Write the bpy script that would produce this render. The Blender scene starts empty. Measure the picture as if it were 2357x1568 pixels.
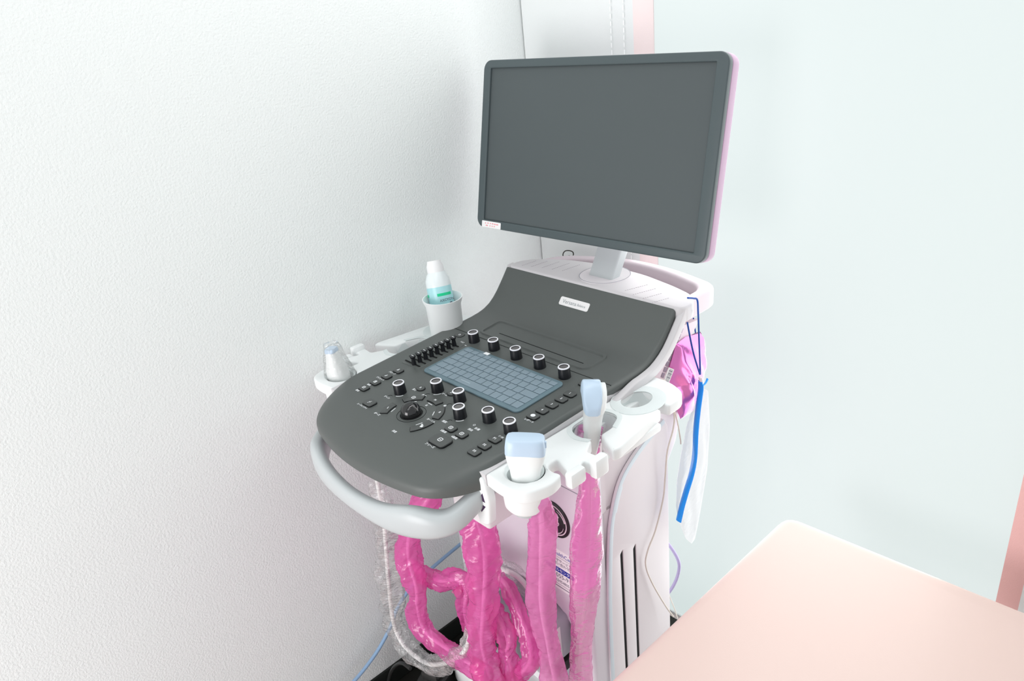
import bpy, bmesh, math, random
import numpy as np
from mathutils import Vector, Matrix, noise

random.seed(7)
scene = bpy.context.scene
COL = scene.collection
PI = math.pi

# ------------------------------------------------------------------ camera
FPX = 1711.1
RC = np.array([[0.6792695906804995, 0.7273545986323975, -0.09771443611386627],
               [0.24075184265127397, -0.3466278752054584, -0.9065802040583973],
               [-0.6932758278180217, 0.5922874335817476, -0.41056573479089037]])   # right, down, forward
CP = np.array([0.89, -0.45, 1.43])
cam = bpy.data.cameras.new('camera')
cam.sensor_width = 36.0
cam.lens = FPX / 2357 * 36.0
cam.clip_start = 0.02
co = bpy.data.objects.new('camera', cam)
COL.objects.link(co)
m3 = Matrix([[RC[0][i], -RC[1][i], -RC[2][i]] for i in range(3)])
co.matrix_world = Matrix.Translation(CP) @ m3.to_4x4()
scene.camera = co

# ------------------------------------------------------------------ light and exposure
scene.view_settings.view_transform = 'Standard'
scene.view_settings.look = 'None'
scene.view_settings.gamma = 1.0
scene.view_settings.use_curve_mapping = False
scene.view_settings.exposure = 0.0
scene.cycles.use_denoising = True
scene.cycles.max_bounces = 10
scene.cycles.transparent_max_bounces = 24

w = bpy.data.worlds.new('room_fill')
scene.world = w
w.use_nodes = True
bg = w.node_tree.nodes['Background']
bg.inputs['Color'].default_value = (0.95, 0.985, 1.0, 1)
bg.inputs['Strength'].default_value = 0.66


def area(name, loc, target, sx, sy, power, color):
    l = bpy.data.lights.new(name, 'AREA')
    l.shape = 'RECTANGLE'
    l.size, l.size_y, l.energy, l.color = sx, sy, power, color
    o = bpy.data.objects.new(name, l)
    COL.objects.link(o)
    d = Vector(target) - Vector(loc)
    o.matrix_world = Matrix.Translation(loc) @ d.to_track_quat('-Z', 'Y').to_matrix().to_4x4()
    return o


area('window_daylight', (0.28, 0.702, 1.2), (0.28, -1, 1.2), 0.66, 2.2, 8.0, (1, 0.99, 0.99))
area('room_fill', (0.10, -2.0, 0.75), (0.15, 0.3, 0.5), 1.2, 1.3, 33, (1, 0.97, 0.975))  # added soft fill from behind the camera, no window known there
area('ceiling_tube_light', (0.15, 0.3, 2.4), (0.15, 0.3, 0), 0.12, 1.2, 4.5, (1, 0.98, 0.97))
area('ceiling_tube_light.001', (0.55, -0.9, 2.4), (0.55, -0.9, 0), 0.12, 1.2, 2, (0.97, 0.99, 1.0))
area('ceiling_tube_light.002', (0.25, -0.9, 2.4), (0.25, -0.9, 0), 0.12, 1.2, 2, (0.97, 0.99, 1.0))


# ------------------------------------------------------------------ helpers: a photo pixel seen on a known plane
def ray(x, y):
    return RC.T @ np.array([(x - 1178.5) / FPX, (y - 784.0) / FPX, 1.0])


def on_plane(x, y, p, n):
    r = ray(x, y)
    n = np.array(n, float)
    t = ((np.array(p, float) - CP) @ n) / (r @ n)
    return Vector(CP + t * r)


def at_x(x, y, X): return on_plane(x, y, (X, 0, 0), (1, 0, 0))
def at_y(x, y, Y): return on_plane(x, y, (0, Y, 0), (0, 1, 0))
def at_z(x, y, Z): return on_plane(x, y, (0, 0, Z), (0, 0, 1))


# ------------------------------------------------------------------ materials
def mat(name, col, rough=0.45, spec=0.5, metal=0.0, bump=0.0, bscale=300.0, vary=0.0, vscale=6.0, emit=None, trans=None):
    m = bpy.data.materials.new(name)
    m.use_nodes = True
    nt = m.node_tree
    b = nt.nodes['Principled BSDF']
    b.inputs['Base Color'].default_value = (*col, 1)
    b.inputs['Roughness'].default_value = rough
    b.inputs['Specular IOR Level'].default_value = spec
    b.inputs['Metallic'].default_value = metal
    tc = nt.nodes.new('ShaderNodeTexCoord')
    if vary > 0:
        n = nt.nodes.new('ShaderNodeTexNoise')
        n.inputs['Scale'].default_value = vscale
        n.inputs['Detail'].default_value = 4
        nt.links.new(tc.outputs['Object'], n.inputs['Vector'])
        mx = nt.nodes.new('ShaderNodeMix')
        mx.data_type = 'RGBA'
        nt.links.new(n.outputs['Fac'], mx.inputs['Factor'])
        mx.inputs['A'].default_value = (*[c * (1 - vary) for c in col], 1)
        mx.inputs['B'].default_value = (*[min(1, c * (1 + vary)) for c in col], 1)
        nt.links.new(mx.outputs['Result'], b.inputs['Base Color'])
    if bump > 0:
        n2 = nt.nodes.new('ShaderNodeTexNoise')
        n2.inputs['Scale'].default_value = bscale
        n2.inputs['Detail'].default_value = 3
        nt.links.new(tc.outputs['Object'], n2.inputs['Vector'])
        bp = nt.nodes.new('ShaderNodeBump')
        bp.inputs['Strength'].default_value = bump
        bp.inputs['Distance'].default_value = 0.002
        nt.links.new(n2.outputs['Fac'], bp.inputs['Height'])
        nt.links.new(bp.outputs['Normal'], b.inputs['Normal'])
    if emit:
        b.inputs['Emission Color'].default_value = (*emit[0], 1)
        b.inputs['Emission Strength'].default_value = emit[1]
    return m


def film(name, tint, body, body_amt, gloss=0.12, bscale=48.0, bstr=0.8):
    """thin crinkled plastic film: tinted see-through + diffuse/translucent body + gloss"""
    m = bpy.data.materials.new(name)
    m.use_nodes = True
    nt = m.node_tree
    nt.nodes.clear()
    N = nt.nodes.new
    L = nt.links.new
    out = N('ShaderNodeOutputMaterial')
    tr = N('ShaderNodeBsdfTransparent'); tr.inputs['Color'].default_value = (*tint, 1)
    df = N('ShaderNodeBsdfDiffuse'); df.inputs['Color'].default_value = (*body, 1)
    tl = N('ShaderNodeBsdfTranslucent'); tl.inputs['Color'].default_value = (*body, 1)
    gl = N('ShaderNodeBsdfGlossy'); gl.inputs['Roughness'].default_value = 0.16
    tc = N('ShaderNodeTexCoord')
    mp = N('ShaderNodeMapping'); mp.inputs['Scale'].default_value = (1, 1, 2.2)
    L(tc.outputs['Object'], mp.inputs['Vector'])
    nz = N('ShaderNodeTexNoise'); nz.inputs['Scale'].default_value = bscale; nz.inputs['Detail'].default_value = 2
    nz.inputs['Distortion'].default_value = 1.5
    L(mp.outputs['Vector'], nz.inputs['Vector'])
    bp = N('ShaderNodeBump'); bp.inputs['Strength'].default_value = bstr; bp.inputs['Distance'].default_value = 0.006
    L(nz.outputs['Fac'], bp.inputs['Height'])
    for s in (df, tl, gl): L(bp.outputs['Normal'], s.inputs['Normal'])
    m1 = N('ShaderNodeMixShader'); m1.inputs['Fac'].default_value = 0.32
    L(df.outputs[0], m1.inputs[1]); L(tl.outputs[0], m1.inputs[2])
    m2 = N('ShaderNodeMixShader'); m2.inputs['Fac'].default_value = body_amt
    L(tr.outputs[0], m2.inputs[1]); L(m1.outputs[0], m2.inputs[2])
    fr = N('ShaderNodeFresnel'); fr.inputs['IOR'].default_value = 1.35
    L(bp.outputs['Normal'], fr.inputs['Normal'])
    mu = N('ShaderNodeMath'); mu.operation = 'MULTIPLY_ADD'; mu.inputs[1].default_value = 0.8; mu.inputs[2].default_value = gloss * 0.25
    L(fr.outputs[0], mu.inputs[0])
    cl = N('ShaderNodeMath'); cl.operation = 'MINIMUM'; cl.inputs[1].default_value = gloss * 3
    L(mu.outputs[0], cl.inputs[0])
    m3_ = N('ShaderNodeMixShader')
    L(cl.outputs[0], m3_.inputs['Fac']); L(m2.outputs[0], m3_.inputs[1]); L(gl.outputs[0], m3_.inputs[2])
    L(m3_.outputs[0], out.inputs['Surface'])
    return m


M = {}
M['wall'] = mat('wallpaper', (0.855, 0.893, 0.883), 0.9, 0.2, bump=0.55, bscale=260, vary=0.012, vscale=40)
M['floor'] = mat('pale_bounce_floor', (0.66, 0.58, 0.56), 0.5, 0.3, vary=0.04)  # kept pale so the floor bounces light onto wall and cables
M['mat'] = mat('black_floor', (0.012, 0.012, 0.010), 0.5, 0.3, vary=0.2)
M['skirt'] = mat('black_skirting', (0.014, 0.017, 0.015), 0.6, 0.3, vary=0.1)
M['blind'] = mat('backlit_blind', (0.22, 0.22, 0.22), 0.9, 0.05, vary=0.01, emit=((0.86, 0.985, 0.97), 0.68))
M['frame'] = mat('window_frame', (0.8, 0.8, 0.8), 0.5)
M['curtain'] = mat('grey_curtain', (0.78, 0.81, 0.805), 0.9, 0.1, bump=0.2, bscale=900, vary=0.02)
M['stitch'] = mat('white_stitching', (0.93, 0.95, 0.95), 0.8, 0.1, vary=0.02)
M['pinkcloth'] = mat('pink_curtain', (0.88, 0.76, 0.75), 0.9, 0.1, bump=0.2, bscale=700, vary=0.03)
M['salmon'] = mat('salmon_curtain', (0.80, 0.48, 0.46), 0.9, 0.1, bump=0.2, bscale=700, vary=0.03)
M['bed'] = mat('pink_vinyl', (0.77, 0.60, 0.545), 0.38, 0.4, bump=0.05, bscale=500, vary=0.02, vscale=3)
M['bedleg'] = mat('bed_steel', (0.6, 0.6, 0.6), 0.35, 0.5, 0.6, vary=0.05)
M['black'] = mat('panel_charcoal', (0.092, 0.102, 0.098), 0.42, 0.45, bump=0.06, bscale=1500, vary=0.03, vscale=8)
M['bezel'] = mat('bezel_charcoal', (0.068, 0.09, 0.096), 0.45, 0.4, bump=0.05, bscale=1200, vary=0.04)
M['screen'] = mat('matte_screen', (0.08, 0.096, 0.1), 0.6, 0.3, vary=0.02, vscale=3)
M['seam'] = mat('seam_black', (0.01, 0.011, 0.012), 0.7, 0.2, vary=0.1)
M['knob'] = mat('knob_black', (0.008, 0.009, 0.012), 0.35, 0.4, vary=0.1)
M['knobtop'] = mat('knob_cap', (0.13, 0.125, 0.125), 0.3, 0.6, vary=0.05)
M['ring'] = mat('lit_ring', (0.9, 0.9, 0.95), 0.3, 0.5, vary=0.02)
M['key'] = mat('button_rubber', (0.078, 0.084, 0.082), 0.45, 0.4, vary=0.03)
M['keyskirt'] = mat('button_edge', (0.006, 0.007, 0.008), 0.5, 0.3, vary=0.05)
M['print'] = mat('white_print', (0.88, 0.9, 0.92), 0.6, 0.2, vary=0.02)
M['ball'] = mat('trackball_black', (0.012, 0.012, 0.013), 0.04, 0.7, vary=0.05)
M['kbd'] = mat('keyboard_cover', (0.13, 0.20, 0.235), 0.35, 0.45, bump=0.05, bscale=800, vary=0.03)
M['kkey'] = mat('keyboard_key', (0.215, 0.285, 0.335), 0.4, 0.4, bump=0.08, bscale=600, vary=0.04)
M['kprint'] = mat('keyboard_print', (0.33, 0.41, 0.46), 0.5, 0.3, vary=0.02)
M['white'] = mat('machine_white', (0.63, 0.61, 0.625), 0.4, 0.4, bump=0.04, bscale=1200, vary=0.012)
M['rail'] = mat('holder_white', (0.85, 0.875, 0.875), 0.4, 0.4, bump=0.04, bscale=1200, vary=0.01)
M['liner'] = mat('holder_liner', (0.72, 0.77, 0.77), 0.5, 0.3, vary=0.02)
M['lav'] = mat('body_front_bounce_tint', (0.70, 0.67, 0.72), 0.45, 0.35, bump=0.04, bscale=1200, vary=0.012)  # plain white plastic; pink-lavender bounce light mixed into the colour
M['blush'] = mat('body_side_bounce_tint', (0.79, 0.755, 0.775), 0.45, 0.35, bump=0.04, bscale=1200, vary=0.012)  # white plastic with pink bounce from bed and curtains painted in
M['mauve'] = mat('monitor_shell_bounce_tint', (0.46, 0.31, 0.43), 0.45, 0.35, vary=0.015)  # white shell; the mauve is reflected pink light put into the colour
M['tray'] = mat('tray_bounce_tint', (0.66, 0.58, 0.62), 0.45, 0.35, bump=0.04, bscale=1200, vary=0.012)  # white tray with bounced pink light in its base colour
M['stripe'] = mat('pale_blue_trim', (0.62, 0.71, 0.76), 0.4, 0.4, vary=0.015)
M['handle'] = mat('handle_grey', (0.50, 0.535, 0.545), 0.33, 0.5, bump=0.03, bscale=1500, vary=0.012)
M['grey'] = mat('recess_grey', (0.36, 0.36, 0.40), 0.5, 0.35, vary=0.03)
M['greybox'] = mat('connector_grey', (0.42, 0.44, 0.48), 0.4, 0.4, vary=0.03)
M['darkplastic'] = mat('castor_black', (0.02, 0.021, 0.02), 0.4, 0.4, vary=0.1)
M['slot'] = mat('vent_black', (0.006, 0.006, 0.007), 0.7, 0.2, vary=0.1)
M['lens'] = mat('lens_blue', (0.53, 0.66, 0.80), 0.3, 0.5, vary=0.02)
M['probe'] = mat('probe_white', (0.86, 0.88, 0.87), 0.35, 0.45, vary=0.012)
M['cable'] = mat('cable_white', (0.86, 0.85, 0.84), 0.4, 0.4, vary=0.015)
M['beige'] = mat('cable_beige', (0.72, 0.67, 0.60), 0.5, 0.3, vary=0.02)
M['blue'] = mat('blue_cable', (0.27, 0.42, 0.62), 0.45, 0.4, vary=0.04)
M['violet'] = mat('violet_cable', (0.44, 0.38, 0.62), 0.45, 0.4, vary=0.04)
M['zip'] = mat('zip_blue', (0.0, 0.31, 0.95), 0.4, 0.4, bump=0.3, bscale=900, vary=0.06)
M['cord'] = mat('cord_blue', (0.012, 0.075, 0.36), 0.5, 0.3, vary=0.06)
M['foil'] = mat('pink_foil', (0.84, 0.24, 0.60), 0.2, 0.5, 0.7, vary=0.15, vscale=30)
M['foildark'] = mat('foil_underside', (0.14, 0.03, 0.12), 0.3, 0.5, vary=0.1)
M['paper'] = mat('booklet_pink_white', (0.80, 0.70, 0.74), 0.7, 0.2, vary=0.02)
M['square'] = mat('booklet_squares', (0.32, 0.27, 0.33), 0.7, 0.2, vary=0.1)
M['sticker'] = mat('sticker_white', (0.85, 0.84, 0.84), 0.5, 0.3, vary=0.01)
M['red'] = mat('sticker_red', (0.80, 0.35, 0.38), 0.6, 0.2, vary=0.02)
M['navy'] = mat('label_navy', (0.02, 0.035, 0.32), 0.5, 0.3, vary=0.02)
M['ink'] = mat('label_ink', (0.13, 0.12, 0.17), 0.6, 0.2, vary=0.02)
M['inklight'] = mat('nameplate_ink', (0.30, 0.33, 0.35), 0.6, 0.2, vary=0.02)
M['logoblack'] = mat('badge_black', (0.012, 0.010, 0.014), 0.25, 0.5, vary=0.05)
M['silver'] = mat('badge_silver', (0.85, 0.72, 0.78), 0.3, 0.5, 0.2, vary=0.02)
M['arrow'] = mat('arrow_ink', (0.06, 0.03, 0.08), 0.6, 0.2, vary=0.02)
M['bottle'] = mat('bottle_translucent', (0.80, 0.86, 0.87), 0.25, 0.5, vary=0.01)
M['gel'] = mat('gel_aqua', (0.42, 0.74, 0.78), 0.3, 0.5, vary=0.05, vscale=20)
M['green'] = mat('label_green', (0.01, 0.60, 0.28), 0.4, 0.4, vary=0.02)
M['cap'] = mat('bottle_cap', (0.88, 0.88, 0.885), 0.4, 0.4, vary=0.01)
M['wire'] = mat('black_wire', (0.02, 0.016, 0.01), 0.4, 0.4, vary=0.05)
M['sleeve'] = film('pink_film', (1.0, 0.60, 0.87), (1.0, 0.16, 0.57), 0.42, 0.15, 30, 0.45)
M['sleeveL'] = film('pale_pink_film', (1.0, 0.70, 0.91), (1.0, 0.30, 0.68), 0.42, 0.15, 30, 0.4)
M['clear'] = film('clear_film', (0.985, 0.985, 0.985), (0.9, 0.92, 0.92), 0.10, 0.16)
M['pouch'] = film('pouch_film', (0.975, 0.955, 0.965), (0.75, 0.70, 0.73), 0.08, 0.07, 30, 0.2)

# ------------------------------------------------------------------ object plumbing
WM = {}


def newmesh(name, verts, faces, mats, midx=None, smooth=40):
    me = bpy.data.meshes.new(name)
    me.from_pydata([tuple(v) for v in verts], [], faces)
    for m in (mats if isinstance(mats, (list, tuple)) else [mats]):
        me.materials.append(M[m] if isinstance(m, str) else m)
    if midx:
        me.polygons.foreach_set('material_index', midx)
    bm = bmesh.new(); bm.from_mesh(me)
    bmesh.ops.recalc_face_normals(bm, faces=bm.faces)
    bm.to_mesh(me); bm.free()
    me.update()
    if smooth:
        me.shade_smooth()
        me.set_sharp_from_angle(angle=math.radians(smooth))
    return me


def link(name, me, parent=None, mx=None):
    """one object; mx is its world matrix, or None to keep world-space vertices and centre the origin"""
    o = bpy.data.objects.new(name, me)
    COL.objects.link(o)
    if mx is None:
        n = len(me.vertices)
        a = np.empty(n * 3); me.vertices.foreach_get('co', a)
        a = a.reshape(-1, 3)
        c = (a.min(0) + a.max(0)) / 2
        me.vertices.foreach_set('co', (a - c).ravel())
        me.update()
        mx = Matrix.Translation(c)
    place(o, mx, parent)
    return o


def place(o, mx, parent=None):
    WM[o] = mx
    if parent is not None:
        o.parent = parent
        o.matrix_parent_inverse = WM[parent].inverted()
    o.matrix_basis = mx


def thing(name, label, cat, loc, group=None):
    o = bpy.data.objects.new(name, None)
    o.empty_display_size = 0.05
    COL.objects.link(o)
    place(o, Matrix.Translation(loc))
    tag(o, label, cat, group)
    return o


def tag(o, label, cat, group=None):
    o['label'] = label; o['category'] = cat
    if group: o['group'] = group


def struct(o):
    o['kind'] = 'structure'
    return o


# ------------------------------------------------------------------ shape helpers
def rrect(cx, cy, w_, h_, r, n=6):
    pts = []
    for (sx, sy, a0) in ((1, 1, 0), (-1, 1, 90), (-1, -1, 180), (1, -1, 270)):
        for k in range(n + 1):
            a = math.radians(a0 + 90 * k / n)
            pts.append((cx + sx * (w_ / 2 - r) + r * math.cos(a), cy + sy * (h_ / 2 - r) + r * math.sin(a)))
    return pts


def rpoly(pts, r, n=6):
    """polygon with rounded corners; r one radius or one per corner"""
    out = []
    k = len(pts)
    for i in range(k):
        p0, p1, p2 = Vector(pts[i - 1]), Vector(pts[i]), Vector(pts[(i + 1) % k])
        ri = r[i] if isinstance(r, (list, tuple)) else r
        a, b = (p0 - p1), (p2 - p1)
        la, lb = a.length, b.length
        a.normalize(); b.normalize()
        d = min(ri, la * 0.49, lb * 0.49)
        if ri <= 0:
            out.append(tuple(p1)); continue
        q0, q2 = p1 + a * d, p1 + b * d
        for j in range(n + 1):
            t = j / n
            q = q0 * (1 - t) ** 2 + p1 * 2 * t * (1 - t) + q2 * t * t
            out.append((q.x, q.y))
    return out


def circle(cx, cy, r, n=32, ry=None):
    return [(cx + r * math.cos(2 * PI * k / n), cy + (ry or r) * math.sin(2 * PI * k / n)) for k in range(n)]


def plate_mesh(name, loops, thick, bevel, mats, bres=2, smooth=35):
    """flat slab cut from outlines (outer + holes); local z from -thick to 0"""
    cu = bpy.data.curves.new('tmp', 'CURVE')
    cu.dimensions = '2D'; cu.fill_mode = 'BOTH'
    b = min(bevel, thick * 0.49)
    cu.extrude = thick / 2 - b
    cu.bevel_depth = b
    cu.bevel_resolution = bres
    cu.offset = -b
    for pts in loops:
        s = cu.splines.new('POLY')
        s.points.add(len(pts) - 1)
        for p, q in zip(s.points, pts): p.co = (q[0], q[1], 0, 1)
        s.use_cyclic_u = True
    o = bpy.data.objects.new('tmp', cu)
    COL.objects.link(o)
    dg = bpy.context.evaluated_depsgraph_get()
    me = bpy.data.meshes.new_from_object(o.evaluated_get(dg), depsgraph=dg)
    bpy.data.objects.remove(o); bpy.data.curves.remove(cu)
    me.name = name
    n = len(me.vertices)
    a = np.empty(n * 3); me.vertices.foreach_get('co', a)
    a = a.reshape(-1, 3); a[:, 2] -= thick / 2
    me.vertices.foreach_set('co', a.ravel())
    bm = bmesh.new(); bm.from_mesh(me)
    bmesh.ops.remove_doubles(bm, verts=bm.verts, dist=1e-6)
    bm.to_mesh(me); bm.free()
    me.materials.clear()
    me.materials.append(M[mats])
    me.shade_smooth(); me.set_sharp_from_angle(angle=math.radians(smooth))
    return me


def plate(name, loops, thick, bevel, m, mx, parent=None, **k):
    return link(name, plate_mesh(name, loops, thick, bevel, m, **k), parent, mx)


def xform(me, mx):
    me.transform(mx); return me


TEXT = {}


def text_mesh(body, size, m, ext=0.0001, bold=0.0):
    key = (body, size, m)
    if key in TEXT: return TEXT[key]
    cu = bpy.data.curves.new('tmp', 'FONT')
    cu.body = body; cu.size = size; cu.align_x = 'CENTER'; cu.align_y = 'CENTER'
    cu.extrude = ext; cu.resolution_u = 2; cu.offset = bold
    o = bpy.data.objects.new('tmp', cu)
    COL.objects.link(o)
    dg = bpy.context.evaluated_depsgraph_get()
    me = bpy.data.meshes.new_from_object(o.evaluated_get(dg), depsgraph=dg)
    bpy.data.objects.remove(o); bpy.data.curves.remove(cu)
    me.materials.clear(); me.materials.append(M[m])
    TEXT[key] = me
    return me


def fit_text(body, width, height, m, x, y):
    me = text_mesh(body, 1.0, m, 0.0)
    a = np.array([v.co[:] for v in me.vertices])
    w_, h_ = np.ptp(a[:, 0]), np.ptp(a[:, 1])
    cx, cy = (a[:, 0].min() + a[:, 0].max()) / 2, (a[:, 1].min() + a[:, 1].max()) / 2
    return Matrix.Translation((x, y, 0.0002)) @ Matrix.Diagonal((width / w_, height / h_, 1, 1)) @ Matrix.Translation((-cx, -cy, 0)), me


def merge(items, mats):
    """join meshes / (mesh, matrix, material index) into vertex lists -> one mesh"""
    V, F, I = [], [], []
    for me, mx, mi in items:
        o = len(V)
        V += [mx @ v.co for v in me.vertices]
        for p in me.polygons:
            F.append([o + i for i in p.vertices]); I.append(mi)
    me = bpy.data.meshes.new('m')
    me.from_pydata([tuple(v) for v in V], [], F)
    for m in mats: me.materials.append(M[m])
    me.polygons.foreach_set('material_index', I)
    me.update()
    me.shade_smooth(); me.set_sharp_from_angle(angle=math.radians(35))
    return me


def smooth_path(pts, n=8):
    """Catmull-Rom through points (vectors of any length)"""
    P = [np.array(p, float) for p in pts]
    P = [2 * P[0] - P[1]] + P + [2 * P[-1] - P[-2]]
    out = []
    for i in range(1, len(P) - 2):
        for k in range(n):
            t = k / n
            a, b, c, d = P[i - 1], P[i], P[i + 1], P[i + 2]
            out.append(0.5 * ((2 * b) + (c - a) * t + (2 * a - 5 * b + 4 * c - d) * t * t + (3 * b - a - 3 * c + d) * t ** 3))
    out.append(P[-2])
    return out


def frames(path):
    path = [Vector(p[:3]) for p in path]
    fr = []
    up = Vector((0.3, 0.9, 0.1)).normalized()
    for i, p in enumerate(path):
        t = (path[min(i + 1, len(path) - 1)] - path[max(i - 1, 0)]).normalized()
        u = up - t * up.dot(t)
        if u.length < 1e-4: u = t.orthogonal()
        u.normalize(); up = u
        fr.append((p, t, u, t.cross(u)))
    return fr


def tube_mesh(pts, r, m, n=10, sub=8, caps=True, flat=1.0):
    path = smooth_path(pts, sub) if sub else [np.array(p, float) for p in pts]
    V, F = [], []
    fr = frames(path)
    for i, (p, t, u, v) in enumerate(fr):
        rr = r(i / (len(fr) - 1)) if callable(r) else r
        for k in range(n):
            a = 2 * PI * k / n
            V.append(p + u * (rr * flat * math.cos(a)) + v * (rr * math.sin(a)))
    for i in range(len(fr) - 1):
        for k in range(n):
            k2 = (k + 1) % n
            F.append((i * n + k, i * n + k2, (i + 1) * n + k2, (i + 1) * n + k))
    if caps:
        F.append(tuple(range(n))[::-1]); F.append(tuple((len(fr) - 1) * n + k for k in range(n)))
    return newmesh('tube', V, F, m, smooth=50)


def tube(name, pts, r, m, parent=None, **k):
    return link(name, tube_mesh(pts, r, m, **k), parent)


def lathe_mesh(profile, m, n=32, midx=None, smooth=35):
    """profile [(r,z)...]; r=0 ends close the shape"""
    V, F, I = [], [], []
    mats = m if isinstance(m, (list, tuple)) else [m]
    for (r, z) in profile:
        for k in range(n):
            a = 2 * PI * k / n
            V.append((r * math.cos(a), r * math.sin(a), z))
    for i in range(len(profile) - 1):
        for k in range(n):
            k2 = (k + 1) % n
            F.append((i * n + k, i * n + k2, (i + 1) * n + k2, (i + 1) * n + k))
            I.append(midx[i] if midx else 0)
    me = newmesh('lathe', V, F, list(mats), I, smooth=0)
    bm = bmesh.new(); bm.from_mesh(me)
    bmesh.ops.remove_doubles(bm, verts=bm.verts, dist=1e-6)
    bmesh.ops.recalc_face_normals(bm, faces=bm.faces)
    bm.to_mesh(me); bm.free()
    me.shade_smooth(); me.set_sharp_from_angle(angle=math.radians(smooth))
    return me


def box_mesh(x0, x1, y0, y1, z0, z1, m, bevel=0.003, seg=2):
    bm = bmesh.new()
    bmesh.ops.create_cube(bm, size=1)
    for v in bm.verts:
        v.co = ((x0 + x1) / 2 + v.co.x * (x1 - x0), (y0 + y1) / 2 + v.co.y * (y1 - y0), (z0 + z1) / 2 + v.co.z * (z1 - z0))
    if bevel > 0:
        bmesh.ops.bevel(bm, geom=bm.edges[:], offset=bevel, segments=seg, affect='EDGES', profile=0.5)
    me = bpy.data.meshes.new('box')
    bm.to_mesh(me); bm.free()
    me.materials.append(M[m])
    me.shade_smooth(); me.set_sharp_from_angle(angle=math.radians(35))
    return me


def box(name, x0, x1, y0, y1, z0, z1, m, parent=None, bevel=0.003, seg=2):
    return link(name, box_mesh(x0, x1, y0, y1, z0, z1, m, bevel, seg), parent)


def basis(o, x, y, z):
    return Matrix(((x[0], y[0], z[0], o[0]), (x[1], y[1], z[1], o[1]), (x[2], y[2], z[2], o[2]), (0, 0, 0, 1)))


XZ = lambda y: basis((0, y, 0), (1, 0, 0), (0, 0, 1), (0, -1, 0))          # slab drawn in x,z facing the user (-y)
YZ = lambda x: basis((x, 0, 0), (0, 1, 0), (0, 0, 1), (1, 0, 0))           # slab drawn in y,z facing +x

# ================================================================== THE ROOM
WX, WY = -0.325, 0.715
CX0, CX1, CX2 = at_y(1270, 60, WY - 0.01).x, at_y(1455, 30, WY - 0.01).x, at_y(1494, 30, WY - 0.01).x
RX0, RX1 = at_y(2292, 1375, WY - 0.03).x, at_y(2346, 1390, WY - 0.03).x
WL, WR = CX2 - 0.02, RX1 + 0.02
struct(box('wall_left', WX - 0.1, WX, -2.2, WY + 0.1, -0.02, 2.6, 'wall', bevel=0))
win = [(WL, 0.005), (WR, 0.005), (WR, 2.35), (WL, 2.35)]
struct(plate('wall_back', [[(WX, -0.02), (2.4, -0.02), (2.4, 2.6), (WX, 2.6)], win], 0.1, 0.0, 'wall', XZ(WY)))
struct(box('floor', WX - 0.1, 2.4, -2.2, WY + 0.1, -0.05, 0, 'floor', bevel=0))
struct(box('baseboard_left', WX, WX + 0.006, -2.2, WY, 0, 0.055, 'skirt', bevel=0.001))
fm = box('black_floor_area', WX + 0.008, 0.17, 0.02, 0.70, 0.0005, 0.006, 'mat', bevel=0.001)  # black floor area made a separate mat, leaving the floor pale to bounce light
tag(fm, 'black floor area built as a flat mat under the ultrasound machine, along the left wall', 'mat')
wf = struct(plate('window_1', [win, [(WL + 0.005, 0.008), (WR - 0.005, 0.008), (WR - 0.005, 2.34), (WL + 0.005, 2.34)]], 0.04, 0.001, 'frame', XZ(WY + 0.05)))
b_ = box('blind', WL, WR, WY + 0.004, WY + 0.008, 0.002, 2.36, 'blind', wf, bevel=0)
b_['label'] = 'bright white blind lit from behind by daylight'


def cloth(name, x0, x1, z0, z1, y, m, parent, wave=0.0, curl=0.0, n=14):
    V, F = [], []
    for j in range(13):
        z = z0 + (z1 - z0) * j / 12
        for i in range(n + 1):
            t = i / n
            V.append((x0 + (x1 - x0) * t, y + wave * math.sin(9 * t) + curl * t * t, z))
    k = len(V)
    V += [(x, yy + 0.003, z) for (x, yy, z) in V]
    for j in range(12):
        for i in range(n):
            a = j * (n + 1) + i
            F.append((a, a + 1, a + n + 2, a + n + 1))
            F.append((k + a, k + a + n + 1, k + a + n + 2, k + a + 1))
    for j in range(12):
        for e in (0, n):
            a = j * (n + 1) + e
            F.append((a, a + n + 1, k + a + n + 1, k + a))
    for i in range(n):
        for e in (0, 12 * (n + 1)):
            a = e + i
            F.append((a, k + a, k + a + 1, a + 1))
    return link(name, newmesh(name, V, F, m, smooth=60), parent)


cl = thing('curtain', 'pale grey curtain edge with two stitched rows and pink lining, behind the monitor', 'curtain', (-0.2, WY - 0.02, 0.02), 'curtains beside the bright window')
cloth('cloth', WX + 0.003, CX1, 0.005, 2.6, WY - 0.008, 'curtain', cl, wave=0.001)
lin = cloth('lining', CX1, CX2, 0.005, 2.6, WY - 0.008, 'pinkcloth', cl, curl=0.010)
lin['label'] = 'pale pink lining strip'
for px in (1404, 1434):
    V, F = [], []
    p = at_y(px, 0, WY - 0.011)
    for k in range(130):
        z = 0.6 + k * 0.0125
        a = len(V)
        V += [(p.x - 0.0011, p.y, z), (p.x + 0.0011, p.y, z), (p.x + 0.0011, p.y, z + 0.008), (p.x - 0.0011, p.y, z + 0.008)]
        V += [(x, y - 0.001, z_) for (x, y, z_) in V[a:a + 4]]
        F += [(a, a + 1, a + 2, a + 3), (a + 4, a + 7, a + 6, a + 5), (a, a + 4, a + 5, a + 1), (a + 2, a + 6, a + 7, a + 3), (a + 1, a + 5, a + 6, a + 2), (a, a + 3, a + 7, a + 4)]
    link('stitching', newmesh('stitching', V, F, 'stitch', smooth=0), cl)
cr = thing('curtain', 'salmon pink curtain at the right end of the bright window, behind the bed', 'curtain', (0.68, WY - 0.02, 0.02), 'curtains beside the bright window')
cloth('cloth', RX1, RX0, 0.005, 2.3, WY - 0.03, 'salmon', cr, curl=0.006)
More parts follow.
